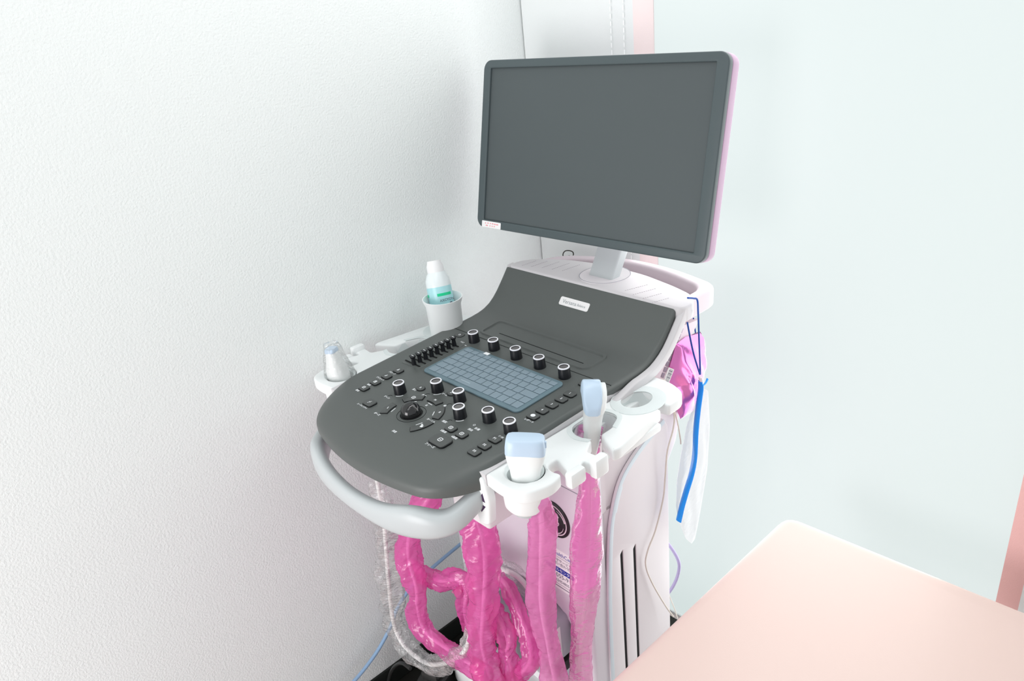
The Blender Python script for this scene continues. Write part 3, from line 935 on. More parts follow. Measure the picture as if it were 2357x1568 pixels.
# ---- holder rails (right one mirrored for the left)
def holder_rail(sx):
    rz = 0.851
    f = lambda pts: [(sx * x, y) for x, y in pts]
    O = [(0.2055, 0.062, .003), (0.236, 0.0575, .03), (0.280, 0.061, .035), (0.2925, 0.104, .012), (0.286, 0.128, .006), (0.270, 0.124, .02), (0.256, 0.130, .008), (0.256, 0.150, .006),
         (0.283, 0.140, .004), (0.296, 0.128, .004), (0.304, 0.137, .005), (0.303, 0.150, .005), (0.289, 0.1635, .004), (0.289, 0.170, .004), (0.312, 0.168, .006), (0.316, 0.184, .008), (0.303, 0.193, .008), (0.276, 0.190, .004), (0.268, 0.204, .004),
         (0.262, 0.216, .004), (0.240, 0.208, .012), (0.216, 0.220, .016), (0.214, 0.262, .01), (0.220, 0.290, .018), (0.250, 0.292, .016), (0.262, 0.262, .01), (0.262, 0.236, .004), (0.280, 0.226, .004), (0.303, 0.214, .005), (0.306, 0.225, .006),
         (0.288, 0.345, .004), (0.262, 0.338, .004), (0.256, 0.318, .016), (0.224, 0.316, .018), (0.216, 0.347, .016), (0.224, 0.376, .018), (0.254, 0.374, .016), (0.262, 0.358, .004), (0.290, 0.362, .005), (0.290, 0.405, .035), (0.250, 0.426, .02), (0.209, 0.425, .003)]
    ol = rpoly(f([o[:2] for o in O]), [o[2] for o in O], 6)
    ring = circle(sx * 0.241, 0.102, 0.0285, 36, 0.027)
    r = plate('holder_rail', [ol, ring], 0.020, 0.0035, 'rail', Matrix.Translation((0, 0, rz)), mach)
    V = lathe_mesh([(0.0285, -0.001), (0.0235, -0.004), (0.020, -0.044), (0.023, -0.046), (0.027, -0.044), (0.030, -0.021), (0.0295, -0.002)], 'liner', 40)
    link('cup_liner', V, r, Matrix.Translation((sx * 0.241, 0.100, rz)))
    link('cup_shell', lathe_mesh([(0.031, 0.0), (0.0335, -0.004), (0.032, -0.016), (0.031, -0.034), (0.027, -0.040), (0.027, 0.0)], 'rail', 40), r, Matrix.Translation((sx * 0.241, 0.100, rz - 0.016)))
    link('cup_collar', lathe_mesh([(0.0205, 0.0), (0.0225, -0.001), (0.021, -0.010), (0.019, -0.0105), (0.0185, 0)], 'handle', 32), r, Matrix.Translation((sx * 0.241, 0.100, rz - 0.054)))
    # funnel liners of the two open holders
    def wall(path, z0, z1, inw, nm='slot_liner'):
        V, F = [], []
        n = len(path)
        c = sum((Vector(p) for p in path), Vector((0, 0))) / n
        for (x, y) in path:
            q = c + (Vector((x, y)) - c) * inw
            V += [(x, y, z0), (q.x, q.y, z1)]
        for i in range(n - 1): F.append((2 * i, 2 * i + 1, 2 * i + 3, 2 * i + 2))
        k = len(V)
        V += [(x + (0.0015 if x > c.x else -0.0015), y, z) for x, y, z in V[:k]]
        F += [tuple(k + i for i in q[::-1]) for q in F[:n - 1]]
        return link(nm, newmesh(nm, V, F, 'liner', smooth=60), r)
    wall(rpoly(f([(0.262, 0.214), (0.240, 0.211), (0.226, 0.217), (0.217, 0.232), (0.215, 0.262), (0.221, 0.285), (0.236, 0.2915), (0.253, 0.285), (0.261, 0.268), (0.263, 0.236)]), 0.004)[4:-4], rz - 0.003, rz - 0.052, 0.86)
    wall([(sx * (0.240 + 0.0235 * math.cos(math.radians(a))), 0.3465 + 0.0305 * math.sin(math.radians(a))) for a in range(24, 337, 8)], rz - 0.003, rz - 0.045, 0.7)
    # raised funnel rims
    rim = plate('holder_rim', [circle(sx * 0.2435, 0.3465, 0.0405, 48, 0.0475), circle(sx * 0.240, 0.3465, 0.0215, 48, 0.0285)], 0.0012, 0.0004, 'liner', Matrix.Translation((0, 0, rz + 0.0009)), r)
    h2 = [(0.262, 0.216), (0.240, 0.208), (0.216, 0.220), (0.214, 0.262), (0.220, 0.290), (0.250, 0.292), (0.262, 0.262)]
    h2o = [(0.262, 0.208), (0.240, 0.199), (0.2105, 0.213), (0.2085, 0.262), (0.215, 0.298), (0.254, 0.300), (0.270, 0.262)]
    rr2 = [.002, .012, .016, .01, .018, .016, .002]
    plate('holder_rim', [rpoly(f(h2o), rr2, 6)[3:-3] + rpoly(f(h2), rr2, 6)[3:-3][::-1]], 0.0012, 0.0003, 'liner', Matrix.Translation((0, 0, rz + 0.0009)), r)
    # under-rail brace and hook lips
    link('brace', box_mesh(min(sx * 0.205, sx * 0.228), max(sx * 0.205, sx * 0.228), 0.10, 0.41, rz - 0.034, rz - 0.017, 'rail', 0.003), r)
    link('brace', box_mesh(min(sx * 0.262, sx * 0.296), max(sx * 0.262, sx * 0.296), 0.236, 0.335, rz - 0.030, rz - 0.017, 'rail', 0.003), r)
    for (x0, x1, y0, y1, z1) in ((0.290, 0.304, 0.128, 0.158, 0.0035), (0.300, 0.3145, 0.166, 0.193, 0.010)):
        link('hook_lip', box_mesh(min(sx * x0, sx * x1), max(sx * x0, sx * x1), y0, y1, rz - 0.020, rz + z1, 'rail', 0.004), r)
    return r


holder_rail(1)
holder_rail(-1)
# gel cup in the left rear holder
cup = link('gel_cup', lathe_mesh([(0.0, 0.004), (0.029, 0.004), (0.0335, 0.068), (0.0375, 0.0755), (0.0395, 0.0755), (0.0385, 0.071), (0.0345, 0.060), (0.0325, 0.0), (0, 0)], 'rail', 48), mach, Matrix.Translation((-0.222, 0.335, 0.8515)))

# ---- front handle
hp = [(-0.18, 0.22, 0.828), (-0.182, 0.14, 0.826), (-0.181, 0.08, 0.818), (-0.180, 0.046, 0.803), (-0.174, 0.016, 0.785), (-0.148, -0.010, 0.776), (-0.105, -0.029, 0.772), (-0.04, -0.038, 0.772), (0.04, -0.038, 0.772), (0.105, -0.029, 0.772), (0.152, -0.010, 0.777), (0.177, 0.014, 0.786), (0.185, 0.044, 0.800), (0.187, 0.08, 0.815), (0.185, 0.14, 0.822), (0.18, 0.22, 0.824)]
path = smooth_path(hp, 6)
V, F = [], []
K = 20
for i, p in enumerate(path):
    p = Vector(p)
    t = (Vector(path[min(i + 1, len(path) - 1)]) - Vector(path[max(i - 1, 0)])).normalized()
    side = t.cross(Vector((0, 0, 1))).normalized()
    up = side.cross(t).normalized()
    s = i / (len(path) - 1)
    wd = 0.0105 + 0.005 * math.exp(-((abs(2 * s - 1) - 0.42) / 0.20) ** 2)
    ht = 0.0165 + 0.009 * math.exp(-((abs(2 * s - 1) - 0.27) / 0.15) ** 2)
    p = p + up * (ht - 0.0165)
    for k in range(K):
        a = 2 * PI * k / K
        cx, sx_ = math.cos(a), math.sin(a)
        r_ = (abs(cx) ** 2.6 + abs(sx_) ** 2.6) ** (-1 / 2.6)
        V.append(p + side * (wd * cx * r_) + up * (ht * sx_ * r_))
for i in range(len(path) - 1):
    for k in range(K):
        F.append((i * K + k, i * K + (k + 1) % K, (i + 1) * K + (k + 1) % K, (i + 1) * K + k))
F += [tuple(range(K))[::-1], tuple((len(path) - 1) * K + k for k in range(K))]
link('front_handle', newmesh('front_handle', V, F, 'handle', smooth=60), mach)

# ---- height lever and its housing under the right front corner
lv = plate('height_lever', [rpoly([(0.172, 0.842), (0.203, 0.845), (0.211, 0.81), (0.205, 0.765), (0.184, 0.759), (0.174, 0.80)], 0.008)], 0.016, 0.004, 'rail', XZ(0.056), mach)
for tri in ([(0.190, 0.806), (0.2035, 0.8055), (0.200, 0.820)], [(0.190, 0.7995), (0.2035, 0.7985), (0.1925, 0.7845)]):
    link('arrow_mark', plate_mesh('arrow', [tri], 0.0004, 0, 'arrow'), lv, XZ(0.0557))
box('lift_housing', 0.08, 0.166, 0.085, 0.145, 0.718, 0.842, 'blush', mach, 0.006, 3)
box('housing_gap', 0.10, 0.162, 0.1445, 0.152, 0.715, 0.80, 'slot', mach, 0.001)
box('lift_arm', -0.11, 0.11, 0.14, 0.40, 0.79, 0.845, 'lav', mach, 0.008, 3)

# ---- body: front plate with arched recess, inner box, side panels
BF, BW = 0.262, 0.19
arch = rpoly([(-0.150, 0.14), (0.150, 0.14), (0.150, 0.415), (-0.150, 0.415)], [0.0, 0.0, 0.11, 0.11], 12)
fo = rpoly([(-BW, 0.10), (BW, 0.10), (BW, 0.80), (-BW, 0.80)], 0.01)
front = plate('body_front', [fo, arch], 0.05, 0.008, 'lav', XZ(BF), mach, bres=4)
strip_me = box_mesh(-BW + 0.01, BW - 0.01, BF - 0.0006, BF + 0.002, 0.6905, 0.692, 'grey', 0)
link('seam_line', strip_me, front)
box('body', -BW + 0.004, BW - 0.004, BF + 0.048, 0.488, 0.10, 0.80, 'blush', mach, 0.012, 3)
box('recess_back', -0.155, 0.155, BF + 0.040, BF + 0.0475, 0.105, 0.43, 'grey', front, 0.001)
box('recess_shelf', -0.149, 0.149, BF + 0.004, BF + 0.042, 0.142, 0.165, 'rail', front, 0.003)
# side panels with curved front-top edge and pale blue trim, two tall vent slots on each
sp = [(0.300, 0.13), (0.304, 0.40), (0.316, 0.56), (0.330, 0.625), (0.352, 0.672), (0.385, 0.70), (0.43, 0.722), (0.475, 0.738), (0.487, 0.72), (0.487, 0.13)]
sps = [tuple(p[:2]) for p in smooth_path(sp[:8], 6)] + sp[8:]
tr_in = [(y + (0.009 if i < 24 else 0.004), z - (0.0 if i < 18 else 0.009)) for i, (y, z) in enumerate(sps[:-2])]
for sx in (1, -1):
    xx = sx * BW
    mxs = YZ(xx + 0.004) if sx > 0 else YZ(xx + 0.003)
    sl1 = rpoly([(0.344, 0.22), (0.351, 0.22), (0.351, 0.527), (0.344, 0.520)], 0.002, 3)
    sl2 = rpoly([(0.380, 0.22), (0.387, 0.22), (0.387, 0.517), (0.380, 0.510)], 0.002, 3)
    sd = plate('side_panel', [sps, sl1, sl2], 0.007, 0.0015, 'blush', mxs, mach)
    link('trim_stripe', plate_mesh('trim', [sps[:-2] + tr_in[::-1]], 0.0012, 0.0003, 'stripe'), sd, YZ(sx * (BW + 0.0048)) if sx > 0 else YZ(sx * (BW + 0.0036)))
    for (y0, y1, z1) in ((0.343, 0.352, 0.53), (0.379, 0.388, 0.52)):
        link('vent_slot', box_mesh(min(xx + sx * 0.0025, xx - sx * 0.003), max(xx + sx * 0.0025, xx - sx * 0.003), y0, y1, 0.215, z1, 'slot', 0), sd)
# upper shoulder that carries the rear of the body out to the back
V = [(0.30, 0.62), (0.49, 0.62), (0.525, 0.665), (0.535, 0.70), (0.522, 0.78), (0.30, 0.805)]
plate('body_shoulder', [rpoly(V, 0.012)], 0.372, 0.006, 'blush', YZ(0.186), mach)
# base and castors
plate('base', [rpoly([(-0.165, 0.17), (0.165, 0.17), (0.19, 0.30), (0.19, 0.56), (-0.19, 0.56), (-0.19, 0.30)], 0.03)], 0.06, 0.012, 'rail', Matrix.Translation((0, 0, 0.145)), mach, bres=4)
for (x, y, rz_) in ((-0.165, 0.13, 20), (0.165, 0.13, -20), (-0.175, 0.54, 160), (0.175, 0.54, 200)):
    mx = Matrix.Translation((x, y, 0.062)) @ Matrix.Rotation(math.radians(rz_), 4, 'Z')
    c = link('castor', lathe_mesh([(0, -0.021), (0.052, -0.021), (0.061, -0.012), (0.062, 0), (0.061, 0.012), (0.052, 0.021), (0, 0.021)], 'darkplastic', 40), mach, mx @ Matrix.Rotation(PI / 2, 4, 'Y'))
    V, F = [], []
    for i in range(13):
        a = math.radians(-10 + 200 * i / 12)
        for (r_, xx) in ((0.068, -0.030), (0.074, -0.026), (0.076, 0), (0.074, 0.026), (0.068, 0.030)):
            V.append((xx, r_ * math.cos(a), r_ * math.sin(a)))
    for i in range(12):
        for k in range(4): F.append((i * 5 + k, i * 5 + k + 1, i * 5 + 5 + k + 1, i * 5 + 5 + k))
    link('fender', newmesh('fender', V, F, 'darkplastic', smooth=50), c, mx)
    link('stem', box_mesh(-0.02, 0.02, -0.02, 0.02, 0.06, 0.09, 'darkplastic', 0.004), c, mx)
link('castor_pedal', tube_mesh([at_y(890, 1590, 0.09), at_y(897, 1556, 0.09), at_y(908, 1535, 0.09), at_y(925, 1527, 0.09), at_y(945, 1540, 0.09)], 0.004, 'darkplastic'), mach)

# ---- badge and service label on the body front
lx, lz = 0.119, 0.611
bmx = basis((lx, BF - 0.0005, lz), (1, 0, 0), (0, 0, 1), (0, -1, 0))
bd = link('badge', lathe_mesh([(0, 0.0022), (0.033, 0.0022), (0.0365, 0.0012), (0.037, -0.002), (0, -0.002)], 'logoblack', 48), front, bmx)
SW = []
SW.append((lathe_mesh([(0.0292, 0), (0.0292, 0.0006), (0.0312, 0.0006), (0.0312, 0)], 'silver', 48), Matrix.Translation((0, 0, 0.0020)), 0))
for k in range(4):   # the curved swashes inside the ring
    a0 = k * 90 + 10
    pts = [(0.0275 * math.cos(math.radians(a0 + d)) * (1 - 0.0022 * d), 0.0275 * math.sin(math.radians(a0 + d)) * (1 - 0.0022 * d), 0.0022) for d in (0, 12, 24, 36, 48, 60)]
    SW.append((tube_mesh(pts, lambda s: 0.0012 * (1 - s) + 0.0003, 'silver', 6, 4), Matrix.Identity(4), 0))
for st_ in ([(-0.003, 0.010), (-0.009, 0.0135), (-0.015, 0.008), (-0.014, -0.002), (-0.008, -0.006), (-0.002, -0.001), (-0.003, 0.004), (-0.007, 0.003), (-0.008, -0.004), (-0.003, -0.013), (-0.009, -0.015), (-0.012, -0.010)],
            [(0.013, 0.010), (0.009, 0.0135), (0.004, 0.010), (0.006, 0.005), (0.009, 0.004), (0.004, 0.003), (0.001, -0.004), (0.005, -0.009), (0.011, -0.007), (0.012, -0.002), (0.008, -0.002), (0.009, -0.006)]):
    SW.append((tube_mesh([(x, y, 0.0022) for x, y in st_], 0.0009, 'silver', 6, 6), Matrix.Identity(4), 0))
link('monogram', merge(SW, ['silver']), bd, bmx)
lbl_c = (at_y(1316, 1262, BF).x, 0)
LX1 = 0.1585; LX0 = 0.078; LZ1 = 0.545; LZ0 = 0.450
lmx = basis(((LX0 + LX1) / 2, BF - 0.0004, (LZ0 + LZ1) / 2), (1, 0, 0), (0, 0, 1), (0, -1, 0))
LW, LH = LX1 - LX0, LZ1 - LZ0
sl = plate('service_label', [rrect(0, 0, LW, LH, 0.004)], 0.0008, 0.0001, 'sticker', lmx, front)
T = Matrix.Translation
P = [(text_mesh('HealthCare', 0.0115, 'navy'), T((0.012, 0.037, 0)), 0),
     (text_mesh('保守サービス', 0.0080, 'ink'), T((0.010, 0.0215, 0)), 1), (text_mesh('お問い合わせ先', 0.0080, 'ink'), T((0.008, 0.0135, 0)), 1),
     (plate_mesh('bar', [rrect(0, 0, LW - 0.01, 0.0115, 0.004)], 0.0002, 0, 'navy'), T((0.002, -0.0005, 0.0001)), 0),
     (text_mesh('055-919', 0.0135, 'ink'), T((0.014, -0.0145, 0)), 1), (text_mesh('X5054805', 0.0085, 'ink'), T((0.006, -0.027, 0)), 1)]
for k in range(2):
    P.append((box_mesh(-LW * 0.42, LW * 0.42, -0.0003, 0.0003, 0, 0.0001, 'ink', 0), T((0, 0.0295 if k == 0 else -0.0345, 0)), 1))
P.append((box_mesh(-0.022, 0.026, -0.0008, 0.0008, 0, 0.0001, 'ink', 0), T((0.0, -0.0405, 0)), 1))
link('label_print', merge(P, ['navy', 'ink']), sl, lmx @ T((0, 0, 0.0001)))
link('label_lettering', text_mesh('コールセンター', 0.0085, 'sticker'), sl, lmx @ T((0.006, -0.0006, 0.0003)))
# grey probe connector in the recess
cb = box('connector_box', 0.055, 0.130, 0.212, BF + 0.04, 0.300, 0.398, 'greybox', mach, 0.008, 3)
box('connector_sticker', 0.1295, 0.1306, 0.222, 0.240, 0.312, 0.385, 'sticker', cb, 0.0003)
box('connector_latch', 0.075, 0.105, 0.205, 0.214, 0.33, 0.365, 'grey', cb, 0.003)
cb2 = box('connector_box', -0.045, 0.03, 0.205, BF + 0.04, 0.225, 0.365, 'grey', mach, 0.008, 3)
box('connector_latch', -0.02, 0.012, 0.197, 0.207, 0.262, 0.30, 'darkplastic', cb2, 0.003)
box('connector_foot', 0.10, 0.128, 0.22, BF + 0.03, 0.262, 0.288, 'darkplastic', mach, 0.004)

# ================================================================== PROBES
def loft(secs, m, n=28, e=3.0, name='loft'):
    """secs: (z, half width, half thickness, z-sag with width)"""
    V, F = [], []
    for (z, a, b, sag) in secs:
        for k in range(n):
            t = 2 * PI * k / n
            c, s = math.cos(t), math.sin(t)
            r_ = (abs(c) ** e + abs(s) ** e) ** (-1 / e)
            V.append((a * c * r_, b * s * r_, z - sag * (c * r_) ** 2))
    for i in range(len(secs) - 1):
        for k in range(n):
            F.append((i * n + k, i * n + (k + 1) % n, (i + 1) * n + (k + 1) % n, (i + 1) * n + k))
    for i in (0, len(secs) - 1):      # close the ends with strips across the thickness
        o = i * n
        for k in range(n // 2):
            q = [o + k, o + k + 1, o + (n - k - 1) % n, o + (n - k) % n]
            q = list(dict.fromkeys(q))
            if len(q) > 2: F.append(tuple(q))
    return newmesh(name, V, F, m, smooth=50)


# sleeve: a crumpled film tube around a cable
def sleeve_mesh(pts, m, seed, flat=0.5, crumple=1.0, n=44, sub=None):
    """pts: (x,y,z,halfwidth)"""
    step = 0.0042
    L_ = sum((Vector(pts[i + 1][:3]) - Vector(pts[i][:3])).length for i in range(len(pts) - 1))
    sub = sub or max(4, int(L_ / step / (len(pts) - 1)))
    path = smooth_path(pts, sub)
    view = Vector(RC[2])
    V, F = [], []
    for i, q in enumerate(path):
        p = Vector(q[:3]); hwid = float(q[3])
        t = (Vector(path[min(i + 1, len(path) - 1)][:3]) - Vector(path[max(i - 1, 0)][:3])).normalized()
        u = t.cross(Vector((-0.69, 0.59, -0.15))).normalized()      # the broad side hangs facing the room
        v = t.cross(u).normalized()
        for k in range(n):
            a = 2 * PI * k / n
            d = (u * math.cos(a) + v * math.sin(a) * flat)
            s1 = Vector((math.cos(a) * 1.1, math.sin(a) * 1.1, i * step * 24)) + Vector((seed * 7.3, seed * 3.1, seed * 5.7))
            s2 = Vector((math.cos(a) * 1.3 + i * step * 30, math.sin(a) * 1.3, i * step * 36)) + Vector((seed * 1.7, seed * 9.1, seed * 2.3))
            s3 = Vector((math.cos(a) * 2.6 - i * step * 60, math.sin(a) * 2.6, i * step * 150)) + Vector((seed, 0, seed))
            nz = 0.30 * noise.noise(s1) + 0.42 * (0.20 - abs(noise.noise(s2))) + 0.10 * (0.2 - abs(noise.noise(s3)))
            V.append(p + d * hwid * max(0.5, 1 + crumple * nz))
    for i in range(len(path) - 1):
        for k in range(n):
            F.append((i * n + k, i * n + (k + 1) % n, (i + 1) * n + (k + 1) % n, (i + 1) * n + k))
    return newmesh('cable_sleeve', V, F, m, smooth=28)


def px_path(rows, fn):
    """rows: (px, py, plane value, full width in px) -> (x,y,z,half width)"""
    out = []
    for (x, y, d, wpx) in rows:
        p = fn(x, y, d)
        depth = (np.array(p) - CP) @ RC[2]
        out.append((p.x, p.y, p.z, wpx / 2 * depth / FPX))
    return out


def sleeved(name, label, rows, seed, cable_rows=None, m='sleeve', fn=at_y, parent=None, cr_=0.0038, flat=0.62, crumple=1.0, group=None, cat='cable'):
    pts = px_path(rows, fn)
    if parent is None:
        parent = thing(name, label, cat, pts[-1][:3], group or 'sleeved probe cables hanging in front of the machine')
    link('cable_sleeve', sleeve_mesh(pts, m, seed, flat, crumple), parent)
    sp_ = [np.array(q[:3]) for q in smooth_path(pts, 6)]
    cp_ = []
    for q in (px_path(cable_rows, fn) if cable_rows else pts):      # the cable lies inside its sleeve
        q = np.array(q[:3])
        near = min(sp_, key=lambda a: float(((a - q) ** 2).sum()))
        cp_.append(tuple(near + (q - near) * 0.3 + RC[2] * 0.002))
    tube('cable', cp_, cr_, 'cable', parent, n=12)
    return parent


# front right: linear probe
rzc = Vector((0.2465, 0.100, 0.79))
p1 = thing('ultrasound_probe', 'white probe with straight pale-blue lens standing in the front right holder', 'ultrasound probe', rzc, 'ultrasound probes in the holders')
ang = math.radians(40)
pm = Matrix.Translation((0.2430, 0.0955, 0.779)) @ Matrix.Rotation(ang, 4, 'Z') @ Matrix.Rotation(math.radians(4), 4, 'Y')
link('grip', loft([(0.018, 0.012, 0.012, 0), (0.024, 0.0155, 0.0135, 0), (0.045, 0.0175, 0.016, 0), (0.066, 0.0195, 0.0165, 0), (0.082, 0.0215, 0.0165, 0), (0.094, 0.0250, 0.0165, 0.001), (0.104, 0.0268, 0.0160, 0.002), (0.110, 0.0272, 0.0155, 0.002)], 'probe', e=3.2), p1, pm)
link('lens', loft([(0.1085, 0.0272, 0.0158, 0.002), (0.118, 0.0270, 0.0156, 0.001), (0.127, 0.0258, 0.0140, 0.0003), (0.1292, 0.0247, 0.0122, 0), (0.130, 0.0230, 0.0105, 0)], 'lens', e=4.6), p1, pm)['label'] = 'pale blue lens'
link('orientation_mark', box_mesh(0.024, 0.0285, -0.002, 0.002, 0.114, 0.124, 'lens', 0.001), p1, pm)
sleeved(None, None, [(1228, 1120, 0.10, 36), (1240, 1155, 0.10, 52), (1247, 1185, 0.105, 62), (1250, 1220, 0.11, 66), (1247, 1300, 0.12, 66), (1245, 1370, 0.125, 70), (1250, 1430, 0.13, 60), (1262, 1480, 0.135, 50), (1268, 1520, 0.14, 56), (1280, 1600, 0.15, 74)], 1,
        [(1224, 1115, 0.10, 0), (1232, 1150, 0.103, 0), (1238, 1200, 0.11, 0), (1243, 1300, 0.12, 0), (1247, 1400, 0.125, 0), (1258, 1480, 0.135, 0), (1280, 1560, 0.15, 0), (1290, 1600, 0.15, 0)], m='sleeveL', parent=p1, flat=0.55, crumple=0.6)

# middle right: convex probe
p2 = thing('ultrasound_probe', 'white probe with curved pale-blue lens in the middle right holder, pink film at its foot', 'ultrasound probe', (0.248, 0.252, 0.8), 'ultrasound probes in the holders')
base2 = at_y(1362, 989, 0.245)
top2 = at_y(1370, 884, 0.245)
ax = (top2 - base2).normalized()
pm2 = Matrix.Translation(base2) @ ax.to_track_quat('Z', 'Y').to_matrix().to_4x4()
xd = Vector((-0.72, 0.69, 0.22)); xd = (xd - ax * xd.dot(ax)).normalized()
pm2 = basis(base2, xd, ax.cross(xd), ax)
link('grip', loft([(-0.05, 0.010, 0.009, 0), (-0.02, 0.0145, 0.0125, 0), (0.02, 0.0165, 0.0135, 0), (0.036, 0.0205, 0.0145, 0.0), (0.047, 0.0265, 0.0155, 0.003), (0.055, 0.030, 0.0165, 0.008), (0.066, 0.0315, 0.0168, 0.013), (0.075, 0.0305, 0.0165, 0.018), (0.080, 0.0290, 0.0155, 0.020)], 'probe', e=3.2), p2, pm2)
link('lens', loft([(0.0605, 0.0335, 0.0140, 0.012), (0.072, 0.0335, 0.0140, 0.017), (0.080, 0.0325, 0.0137, 0.022), (0.0845, 0.0308, 0.0125, 0.023), (0.0860, 0.029, 0.0108, 0.023)], 'lens', e=4.5), p2, pm2 @ Matrix.Translation((0, 0.0045, 0)))['label'] = 'curved pale blue lens'
sleeved(None, None, [(1360, 985, 0.245, 58), (1357, 1015, 0.245, 50), (1357, 1060, 0.24, 44), (1357, 1100, 0.235, 48), (1355, 1150, 0.23, 56), (1352, 1220, 0.22, 66), (1348, 1290, 0.21, 76), (1346, 1350, 0.20, 70), (1342, 1420, 0.20, 58), (1338, 1480, 0.20, 48), (1337, 1530, 0.20, 52), (1335, 1600, 0.20, 54)], 2,
        [(1360, 1000, 0.245, 0), (1358, 1060, 0.24, 0), (1362, 1150, 0.23, 0), (1364, 1220, 0.22, 0), (1362, 1300, 0.21, 0), (1356, 1370, 0.20, 0), (1345, 1450, 0.20, 0), (1334, 1520, 0.20, 0), (1330, 1600, 0.20, 0)], m='sleeveL', parent=p2, flat=0.55, crumple=0.55)

# left: film-wrapped probe
p3 = thing('ultrasound_probe', 'white probe wrapped in clear film standing in the left holder against the wall', 'ultrasound probe', (-0.2465, 0.10, 0.79), 'ultrasound probes in the holders')
lm = Matrix.Translation((-0.239, 0.100, 0.800)) @ Matrix.Rotation(math.radians(25), 4, 'Z') @ Matrix.Rotation(math.radians(-5), 4, 'Y')
link('grip', loft([(-0.02, 0.012, 0.011, 0), (0.0, 0.016, 0.0145, 0), (0.05, 0.0205, 0.018, 0), (0.064, 0.0195, 0.017, 0), (0.076, 0.0155, 0.0145, 0), (0.088, 0.0125, 0.0125, 0), (0.098, 0.0105, 0.011, 0)], 'probe', e=2.4), p3, lm)
link('lens', loft([(0.0975, 0.0105, 0.011, 0), (0.102, 0.0105, 0.0105, 0), (0.1045, 0.0095, 0.0095, 0)], 'lens', e=4), p3, lm)['label'] = 'small pale blue lens'
V = [(-0.241, 0.100, 0.836, 0.0215), (-0.242, 0.100, 0.848, 0.028), (-0.243, 0.0995, 0.864, 0.027), (-0.2445, 0.099, 0.880, 0.022), (-0.2465, 0.098, 0.900, 0.0165), (-0.248, 0.097, 0.914, 0.012)]
link('cable_sleeve', sleeve_mesh(V, 'clear', 11, 0.8, 0.8, 30), p3)

# hanging sleeved cables
sleeved('probe_cable', 'thickest bright pink plastic-sleeved cable hanging in the middle, just left of the lever', [(1070, 1110, 0.12, 40), (1085, 1165, 0.11, 56), (1102, 1220, 0.10, 82), (1110, 1290, 0.10, 84), (1112, 1350, 0.10, 74), (1110, 1420, 0.10, 66), (1108, 1490, 0.10, 62), (1118, 1530, 0.10, 66), (1140, 1600, 0.10, 84)], 3,
        [(1075, 1110, 0.12, 0), (1100, 1180, 0.105, 0), (1128, 1260, 0.095, 0), (1130, 1330, 0.10, 0), (1118, 1400, 0.10, 0), (1113, 1480, 0.10, 0), (1125, 1540, 0.10, 0), (1150, 1600, 0.10, 0)], group=None)
sleeved('probe_cable', 'bright pink sleeved cable sweeping down from under the handle at far left', [(1005, 1110, 0.10, 40), (980, 1155, 0.09, 64), (955, 1195, 0.085, 58), (940, 1240, 0.085, 52), (942, 1290, 0.085, 62), (955, 1330, 0.085, 56), (962, 1375, 0.085, 42), (960, 1415, 0.085, 48), (978, 1455, 0.085, 50), (1020, 1490, 0.09, 54), (1070, 1525, 0.09, 60), (1125, 1555, 0.095, 50)], 4,
        [(1005, 1110, 0.10, 0), (985, 1160, 0.09, 0), (945, 1230, 0.085, 0), (940, 1290, 0.085, 0), (955, 1350, 0.085, 0), (962, 1400, 0.085, 0), (978, 1450, 0.085, 0), (1030, 1490, 0.09, 0), (1090, 1530, 0.09, 0), (1120, 1555, 0.095, 0)])
sleeved('probe_cable', 'crumpled pink sleeved cable crossing sideways behind the thick middle one', [(945, 1305, 0.12, 44), (980, 1325, 0.12, 48), (1015, 1338, 0.125, 50), (1045, 1335, 0.13, 52), (1066, 1345, 0.13, 50), (1072, 1375, 0.13, 42), (1070, 1410, 0.135, 36), (1078, 1445, 0.14, 32), (1092, 1475, 0.145, 24)], 5, crumple=1.5)
sleeved('probe_cable', 'slim pink sleeved cable slanting down in front of the grey recess', [(1150, 1330, 0.175, 30), (1170, 1355, 0.17, 36), (1188, 1395, 0.165, 36), (1205, 1440, 0.16, 38), (1218, 1480, 0.155, 42), (1222, 1515, 0.15, 44), (1205, 1545, 0.145, 44), (1165, 1575, 0.14, 44)], 6, crumple=1.2)
sleeved('probe_cable', 'short crumpled pink sleeved cable between the thick middle one and the slim one', [(1128, 1390, 0.135, 34), (1140, 1415, 0.135, 48), (1158, 1445, 0.135, 50), (1170, 1480, 0.135, 46), (1167, 1505, 0.135, 38), (1175, 1535, 0.135, 48), (1188, 1600, 0.135, 52)], 7, crumple=1.4)
sleeved('probe_cable', 'white cable in loose clear film, looping beside the left wall', [(868, 1105, 0.09, 38), (885, 1180, 0.085, 52), (893, 1260, 0.085, 58), (898, 1330, 0.085, 60), (905, 1400, 0.085, 52), (912, 1450, 0.085, 44), (940, 1495, 0.085, 46), (985, 1528, 0.085, 58), (1030, 1525, 0.085, 56), (1068, 1500, 0.09, 40), (1080, 1465, 0.095, 30), (1085, 1430, 0.10, 24)], 8,
        [(866, 1105, 0.09, 0), (871, 1180, 0.085, 0), (876, 1260, 0.085, 0), (882, 1330, 0.085, 0), (893, 1410, 0.085, 0), (910, 1465, 0.085, 0), (945, 1512, 0.085, 0), (985, 1532, 0.085, 0), (1035, 1528, 0.085, 0), (1070, 1500, 0.09, 0), (1083, 1465, 0.095, 0), (1088, 1430, 0.10, 0)], m='clear', crumple=1.5, cr_=0.0042)
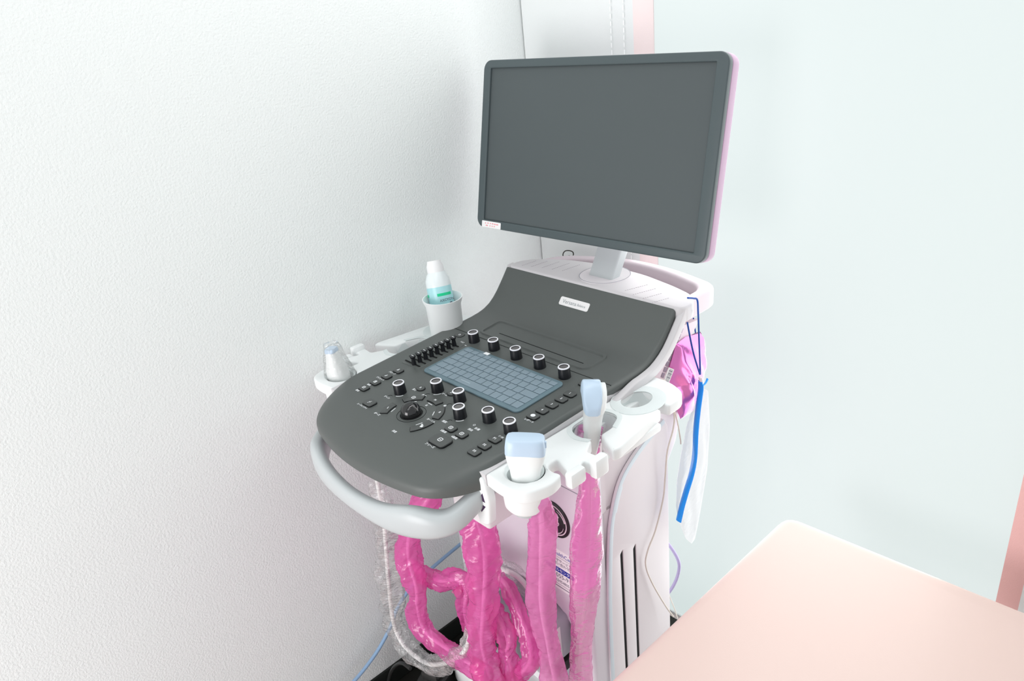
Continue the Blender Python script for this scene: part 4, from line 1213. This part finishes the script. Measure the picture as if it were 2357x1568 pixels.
sleeved('probe_cable', 'white cable in clear film arching behind the pink sleeves, across the machine front', [(1075, 1310, 0.20, 34), (1110, 1305, 0.20, 44), (1150, 1308, 0.20, 46), (1185, 1322, 0.20, 46), (1212, 1350, 0.20, 40), (1230, 1385, 0.20, 30)], 9,
        [(1075, 1318, 0.20, 0), (1110, 1312, 0.20, 0), (1150, 1316, 0.20, 0), (1185, 1330, 0.20, 0), (1212, 1352, 0.20, 0), (1230, 1385, 0.20, 0)], m='clear', crumple=1.3, cr_=0.0048)

# plain cables
t = tube('network_cable', [tuple(at_x(x, y, -0.292)) for x, y in ((800, 1585), (835, 1545), (870, 1497), (898, 1445), (915, 1400), (942, 1358), (975, 1325), (1015, 1290), (1056, 1256), (1090, 1228))], 0.0041, 'blue', n=12)
tag(t, 'slim blue cable running up along the left wall above the black skirting', 'cable')
t = tube('power_cable', [tuple(at_y(x, y, 0.56)) for x, y in ((1505, 1225), (1532, 1246), (1552, 1272), (1563, 1298), (1560, 1325), (1548, 1352), (1530, 1375), (1510, 1392))], 0.0034, 'violet', n=12)
tag(t, 'dull violet cable bulging out behind the right side of the machine', 'cable')

# thin cord down the right side with a cream plug
tc_ = thing('thin_cord', 'thin off-white cord with cream plug hanging down the right side of the machine', 'cord', tuple(at_x(1548, 925, 0.235)))
tube('cord', [tuple(at_x(x, y, v)) for x, y, v in ((1541, 925, 0.215), (1552, 955, 0.213), (1549, 990, 0.212), (1536, 1040, 0.210), (1531, 1100, 0.206), (1526, 1150, 0.203), (1509, 1220, 0.201), (1492, 1265, 0.201), (1486, 1300, 0.201), (1500, 1340, 0.203), (1530, 1392, 0.21), (1550, 1420, 0.22))], 0.0015, 'beige', tc_, n=8)
tube('cord', [tuple(at_x(x, y, v)) for x, y, v in ((1547, 930, 0.215), (1558, 965, 0.214), (1566, 1010, 0.212), (1567, 1022, 0.211))], 0.0013, 'beige', tc_, n=8)
pa, pb = at_x(1518, 880, 0.215), at_x(1549, 915, 0.215)
d = (pb - pa).normalized()
link('plug', loft([(0, 0.004, 0.004, 0), (0.006, 0.009, 0.007, 0), (0.022, 0.011, 0.008, 0), ((pb - pa).length, 0.010, 0.007, 0), ((pb - pa).length + 0.003, 0.006, 0.005, 0)], 'beige', 20, 2.6), tc_, Matrix.Translation(pa) @ d.to_track_quat('Z', 'X').to_matrix().to_4x4())
t = tube('thin_cord', [tuple(at_y(x, y, 0.58)) for x, y in ((1528, 1320), (1534, 1350), (1542, 1375), (1552, 1400), (1560, 1425))], 0.0013, 'beige', n=8)
tag(t, 'short thin pinkish cord crossing in front of the violet cable, beside the bed', 'cord')

# ================================================================== THINGS STOWED UNDER AND BEHIND THE TRAY
# foil bag
fb = thing('foil_bag', 'crumpled shiny pink foil bag stuffed below the rear tray on the right', 'bag', tuple(at_x(1570, 960, 0.2)))
out = [(1556, 793), (1578, 776), (1612, 767), (1618, 800), (1620, 840), (1612, 872), (1606, 905), (1590, 950), (1566, 965), (1548, 915), (1530, 893), (1540, 850)]
XF = 0.196
P2 = [at_x(x, y, XF) for x, y in out]
c = sum(P2, Vector()) / len(P2)
V, F = [], []
R_, A_ = 12, 72
for side in (1, -1):
    base_i = len(V)
    V.append((c.x + 0.018 * side, c.y, c.z))
    for r in range(1, R_ + 1):
        f = r / R_
        for a in range(A_):
            s = a / A_ * len(P2); i = int(s); q = P2[i].lerp(P2[(i + 1) % len(P2)], s - i)
            p = c.lerp(q, f)
            bulge = 0.018 * math.sqrt(max(0, 1 - f ** 2))
            nz = noise.noise(Vector((p.y * 22 + p.z * 8, p.z * 9, 3 + side))) * 0.9 + abs(noise.noise(Vector((p.y * 38 + p.z * 20, p.z * 16, side)))) * 1.0
            V.append((p.x + side * (bulge + 0.014 * nz * (1 - f ** 4)), p.y, p.z))
    for a in range(A_):
        F.append((base_i, base_i + 1 + a, base_i + 1 + (a + 1) % A_))
    for r in range(R_ - 1):
        for a in range(A_):
            i0 = base_i + 1 + r * A_
            F.append((i0 + a, i0 + (a + 1) % A_, i0 + A_ + (a + 1) % A_, i0 + A_ + a))
link('foil', newmesh('foil', V, F, 'foil', smooth=32), fb)
ed = [at_x(x, y, XF - 0.006) for x, y in ((1612, 768), (1590, 778), (1560, 793), (1556, 815), (1545, 845), (1528, 888))]
link('dark_edge', tube_mesh([tuple(p) for p in ed], 0.0045, 'foildark', 8, 6, flat=0.5), fb)
q0, q1 = at_x(1545, 848, XF + 0.012), at_x(1529, 890, XF + 0.012)
ydir = (q0 - q1).normalized(); xdir = Vector((0.25, 0.8, 0.25)); xdir = (xdir - ydir * xdir.dot(ydir)).normalized()
bmx_ = basis((q0 + q1) / 2, xdir, ydir, xdir.cross(ydir))
Lb = (q0 - q1).length
B = [(box_mesh(-0.0055, 0.0055, -Lb / 2, Lb / 2, 0, 0.0012, 'sticker', 0), Matrix.Identity(4), 0)]
for k in range(13):
    wv = random.choice((0.0005, 0.0009, 0.0013))
    B.append((box_mesh(-0.0035, 0.0035, -wv / 2, wv / 2, 0.0011, 0.0015, 'ink', 0), T((0.0005, -Lb * 0.42 + Lb * 0.84 * k / 12, 0)), 1))
link('barcode_label', merge(B, ['sticker', 'ink']), fb, bmx_)
# booklet with a strip of grey squares
bk = thing('booklet', 'pinkish white booklet with a row of grey squares, wedged beside the foil bag', 'booklet', tuple(at_x(1520, 870, 0.168)))
XB = 0.193
quad = [at_x(1567, 752, XB), at_x(1610, 735, XB), at_x(1545, 870, XB), at_x(1512, 895, XB), at_x(1500, 850, XB)]
V = [tuple(p) for p in quad] + [(p.x - 0.012, p.y, p.z) for p in quad]
F = [(0, 1, 2, 3, 4), (9, 8, 7, 6, 5)] + [(i, (i + 1) % 5, 5 + (i + 1) % 5, 5 + i) for i in range(5)]
link('cover', newmesh('cover', V, F, 'paper', smooth=0), bk)
SQ = []
for k in range(9):
    f = k / 8
    a = at_x(1568 - 42 * f, 760 + 104 * f, XB + 0.0006)
    SQ.append((box_mesh(-0.0006, 0.0006, -0.0042, 0.0042, -0.0042, 0.0042, 'square', 0.0002), Matrix.Translation(a) @ Matrix.Rotation(math.radians(-35), 4, 'X'), 0))
link('squares', merge(SQ, ['square']), bk, Matrix.Identity(4))
# beige coil
cc = thing('cable_coil', 'coiled beige cable bundle tucked between the holder rail and the booklet', 'cable', tuple(at_x(1516, 870, 0.19)))
ccp = at_x(1508, 862, 0.186)
pts = []
for k in range(70):
    a = k / 70 * 2 * PI * 4
    pts.append((ccp.x + 0.010 * math.sin(k * 0.9) * 0.3 + 0.004 * (k / 70), ccp.y + 0.010 * math.cos(a), ccp.z + 0.026 * math.sin(a)))
tube('coil', pts, 0.0022, 'beige', cc, n=8, sub=3)
tube('tie', [(ccp.x + 0.006 * math.cos(a), ccp.y + 0.013 * math.cos(a), ccp.z + 0.010 + 0.003 * math.sin(a)) for a in [k * PI / 5 for k in range(10)]], 0.0014, 'cable', cc, n=6, sub=2)

# zip pouch on its blue cord
ZX = 0.2265
zp = thing('zip_pouch', 'clear soft pouch with bright blue zip hanging by a blue cord from the rear tray', 'pouch', tuple(at_x(1612, 880, ZX)))
tube('cord', [tuple(at_x(x, y, v)) for x, y, v in ((1583, 686, 0.2245), (1596, 687, 0.2255), (1605, 691, 0.2265), (1607, 720, 0.2265), (1609, 780, ZX), (1611, 830, ZX), (1612, 862, ZX))], 0.0016, 'cord', zp, n=8)
tube('cord', [tuple(at_x(x, y, v)) for x, y, v in ((1582, 742, 0.208), (1590, 785, 0.214), (1598, 820, 0.221), (1611, 862, ZX))], 0.0016, 'cord', zp, n=8)
tube('cord', [tuple(at_x(x, y, v)) for x, y, v in ((1596, 732, 0.185), (1599, 752, 0.186), (1601, 768, 0.187))], 0.0012, 'cord', zp, n=8)
zr = [(1612, 878), (1613, 895), (1607, 940), (1602, 990), (1599, 1050), (1592, 1090), (1580, 1130), (1570, 1165), (1562, 1200)]
zpts = [tuple(at_x(x, y, ZX)) for x, y in zr]
link('zip', tube_mesh(zpts, lambda s: 0.0072 if 0.04 < s else 0.0058, 'zip', 10, 8, flat=0.35), zp)
tube('zip_teeth', [(p[0] + 0.002, p[1], p[2]) for p in zpts[1:]], 0.0012, 'cord', zp, n=6)
a_, b2 = at_x(1612, 868, ZX), at_x(1614, 884, ZX)
tube('zip_end', [tuple(a_), tuple((a_ + b2) / 2), tuple(b2)], 0.005, 'sticker', zp, n=12, sub=3, flat=0.5)
link('zip_pull', tube_mesh([tuple(at_x(1617, 888, ZX)), tuple(at_x(1624, 882, ZX)), tuple(at_x(1629, 872, ZX))], lambda s: 0.0018 + 0.0016 * s, 'zip', 10, 5, flat=0.4), zp)
a_, b2 = at_x(1565, 1194, ZX), at_x(1563, 1199, ZX)
tube('zip_end', [tuple(a_), tuple((a_ + b2) / 2), tuple(b2)], 0.0052, 'sticker', zp, n=12, sub=3, flat=0.5)
po = [(1612, 890), (1630, 900), (1634, 980), (1628, 1080), (1612, 1180), (1600, 1240), (1592, 1252), (1578, 1240), (1562, 1200), (1556, 1165), (1557, 1110), (1566, 1050), (1580, 980), (1598, 930)]
P2 = [at_x(x, y, ZX - 0.004) for x, y in po]
c = sum(P2, Vector()) / len(P2)
V, F = [], []
R_, A_ = 10, 56
for side in (1, -1):
    bi = len(V)
    V.append((c.x + 0.006 * side, c.y, c.z))
    for r in range(1, R_ + 1):
        f = r / R_
        for a in range(A_):
            s = a / A_ * len(P2); i = int(s); q = P2[i].lerp(P2[(i + 1) % len(P2)], s - i)
            p = c.lerp(q, f)
            V.append((p.x + side * (0.006 * math.sqrt(max(0, 1 - f * f)) + 0.004 * noise.noise(Vector((p.y * 40, p.z * 18, side * 2))) * (1 - f ** 3)), p.y, p.z))
    for a in range(A_): F.append((bi, bi + 1 + a, bi + 1 + (a + 1) % A_))
    for r in range(R_ - 1):
        for a in range(A_):
            i0 = bi + 1 + r * A_
            F.append((i0 + a, i0 + (a + 1) % A_, i0 + A_ + (a + 1) % A_, i0 + A_ + a))
link('film', newmesh('film', V, F, 'pouch', smooth=40), zp)
# black wire loop behind the tray
hk = thing('wire_hook', 'small black wire loop with a ball end behind the rear tray', 'hook', tuple(at_y(1298, 600, 0.672)))
hy = 0.672
tube('loop', [tuple(at_y(x, y, hy)) for x, y in ((1298, 612), (1297, 597), (1296, 585), (1301, 578), (1310, 577), (1318, 580), (1320, 586), (1317, 590), (1311, 590))], 0.0012, 'wire', hk, n=8)
link('ball_end', lathe_mesh([(0, -0.004)] + [(0.004 * math.cos(a), 0.004 * math.sin(a)) for a in [math.radians(d_) for d_ in range(-75, 76, 15)]] + [(0, 0.004)], 'wire', 16), hk, Matrix.Translation(at_y(1310, 592, hy)))

# ================================================================== GEL BOTTLE
bb = Vector((-0.224, 0.337, 0.862))
bt = at_y(998, 600, 0.352)
ax = (bt - bb).normalized()
H = (bt - bb).length
gb = thing('gel_bottle', 'clear gel bottle with aqua gel and green stripes, leaning in the left holder cup', 'bottle', bb)
gm = Matrix.Translation(bb) @ ax.to_track_quat('Z', 'Y').to_matrix().to_4x4()
link('bottle', lathe_mesh([(0, 0), (0.021, 0), (0.0245, 0.003), (0.0245, H * 0.62), (0.0238, H * 0.72), (0.0195, H * 0.80), (0.017, H * 0.83), (0, H * 0.83)], ['gel', 'bottle'], 40, [0, 0, 0, 1, 1, 1, 1]), gb, gm)
link('cap', lathe_mesh([(0.0, H * 0.82), (0.0165, H * 0.82), (0.0165, H * 0.92), (0.0145, H * 0.96), (0.0135, H * 1.0), (0, H * 1.0)], 'cap', 28), gb, gm)


def wrap(a0, a1, z0, z1, m, rr=0.0249):
    V, F = [], []
    for i in range(13):
        a = math.radians(a0 + (a1 - a0) * i / 12)
        for r_ in (rr - 0.0006, rr):
            V += [(r_ * math.cos(a), r_ * math.sin(a), z0), (r_ * math.cos(a), r_ * math.sin(a), z1)]
    for i in range(12):
        o = i * 4
        F += [(o + 2, o + 3, o + 7, o + 6), (o, o + 4, o + 5, o + 1), (o + 1, o + 5, o + 7, o + 3), (o, o + 2, o + 6, o + 4)]
    F += [(0, 1, 3, 2), (48, 50, 51, 49)]
    return newmesh('stripe', V, F, m, smooth=60)


inv = gm.to_3x3().inverted() @ Vector((0.76, -0.65, 0))
va = math.degrees(math.atan2(inv.y, inv.x))
link('stripe', wrap(va - 8, va + 62, H * 0.485, H * 0.525, 'green'), gb, gm)
link('stripe', wrap(va - 85, va - 58, H * 0.485, H * 0.525, 'green'), gb, gm)
lg_ = math.radians(va + 32)
link('lettering', text_mesh('AXCYON', 0.0072, 'ink'), gb, gm @ Matrix.Translation((0.0252 * math.cos(lg_), 0.0252 * math.sin(lg_), H * 0.42)) @ basis((0, 0, 0), (-math.sin(lg_), math.cos(lg_), 0), (0, 0, 1), (math.cos(lg_), math.sin(lg_), 0)))
lg_ = math.radians(va + 52)
link('mark', arc_mesh(0.0028, 0.0046, 40, 330, 0.0003, 20, 'ink'), gb, gm @ Matrix.Translation((0.0250 * math.cos(lg_), 0.0250 * math.sin(lg_), H * 0.345)) @ basis((0, 0, 0), (-math.sin(lg_), math.cos(lg_), 0), (0, 0, 1), (math.cos(lg_), math.sin(lg_), 0)))
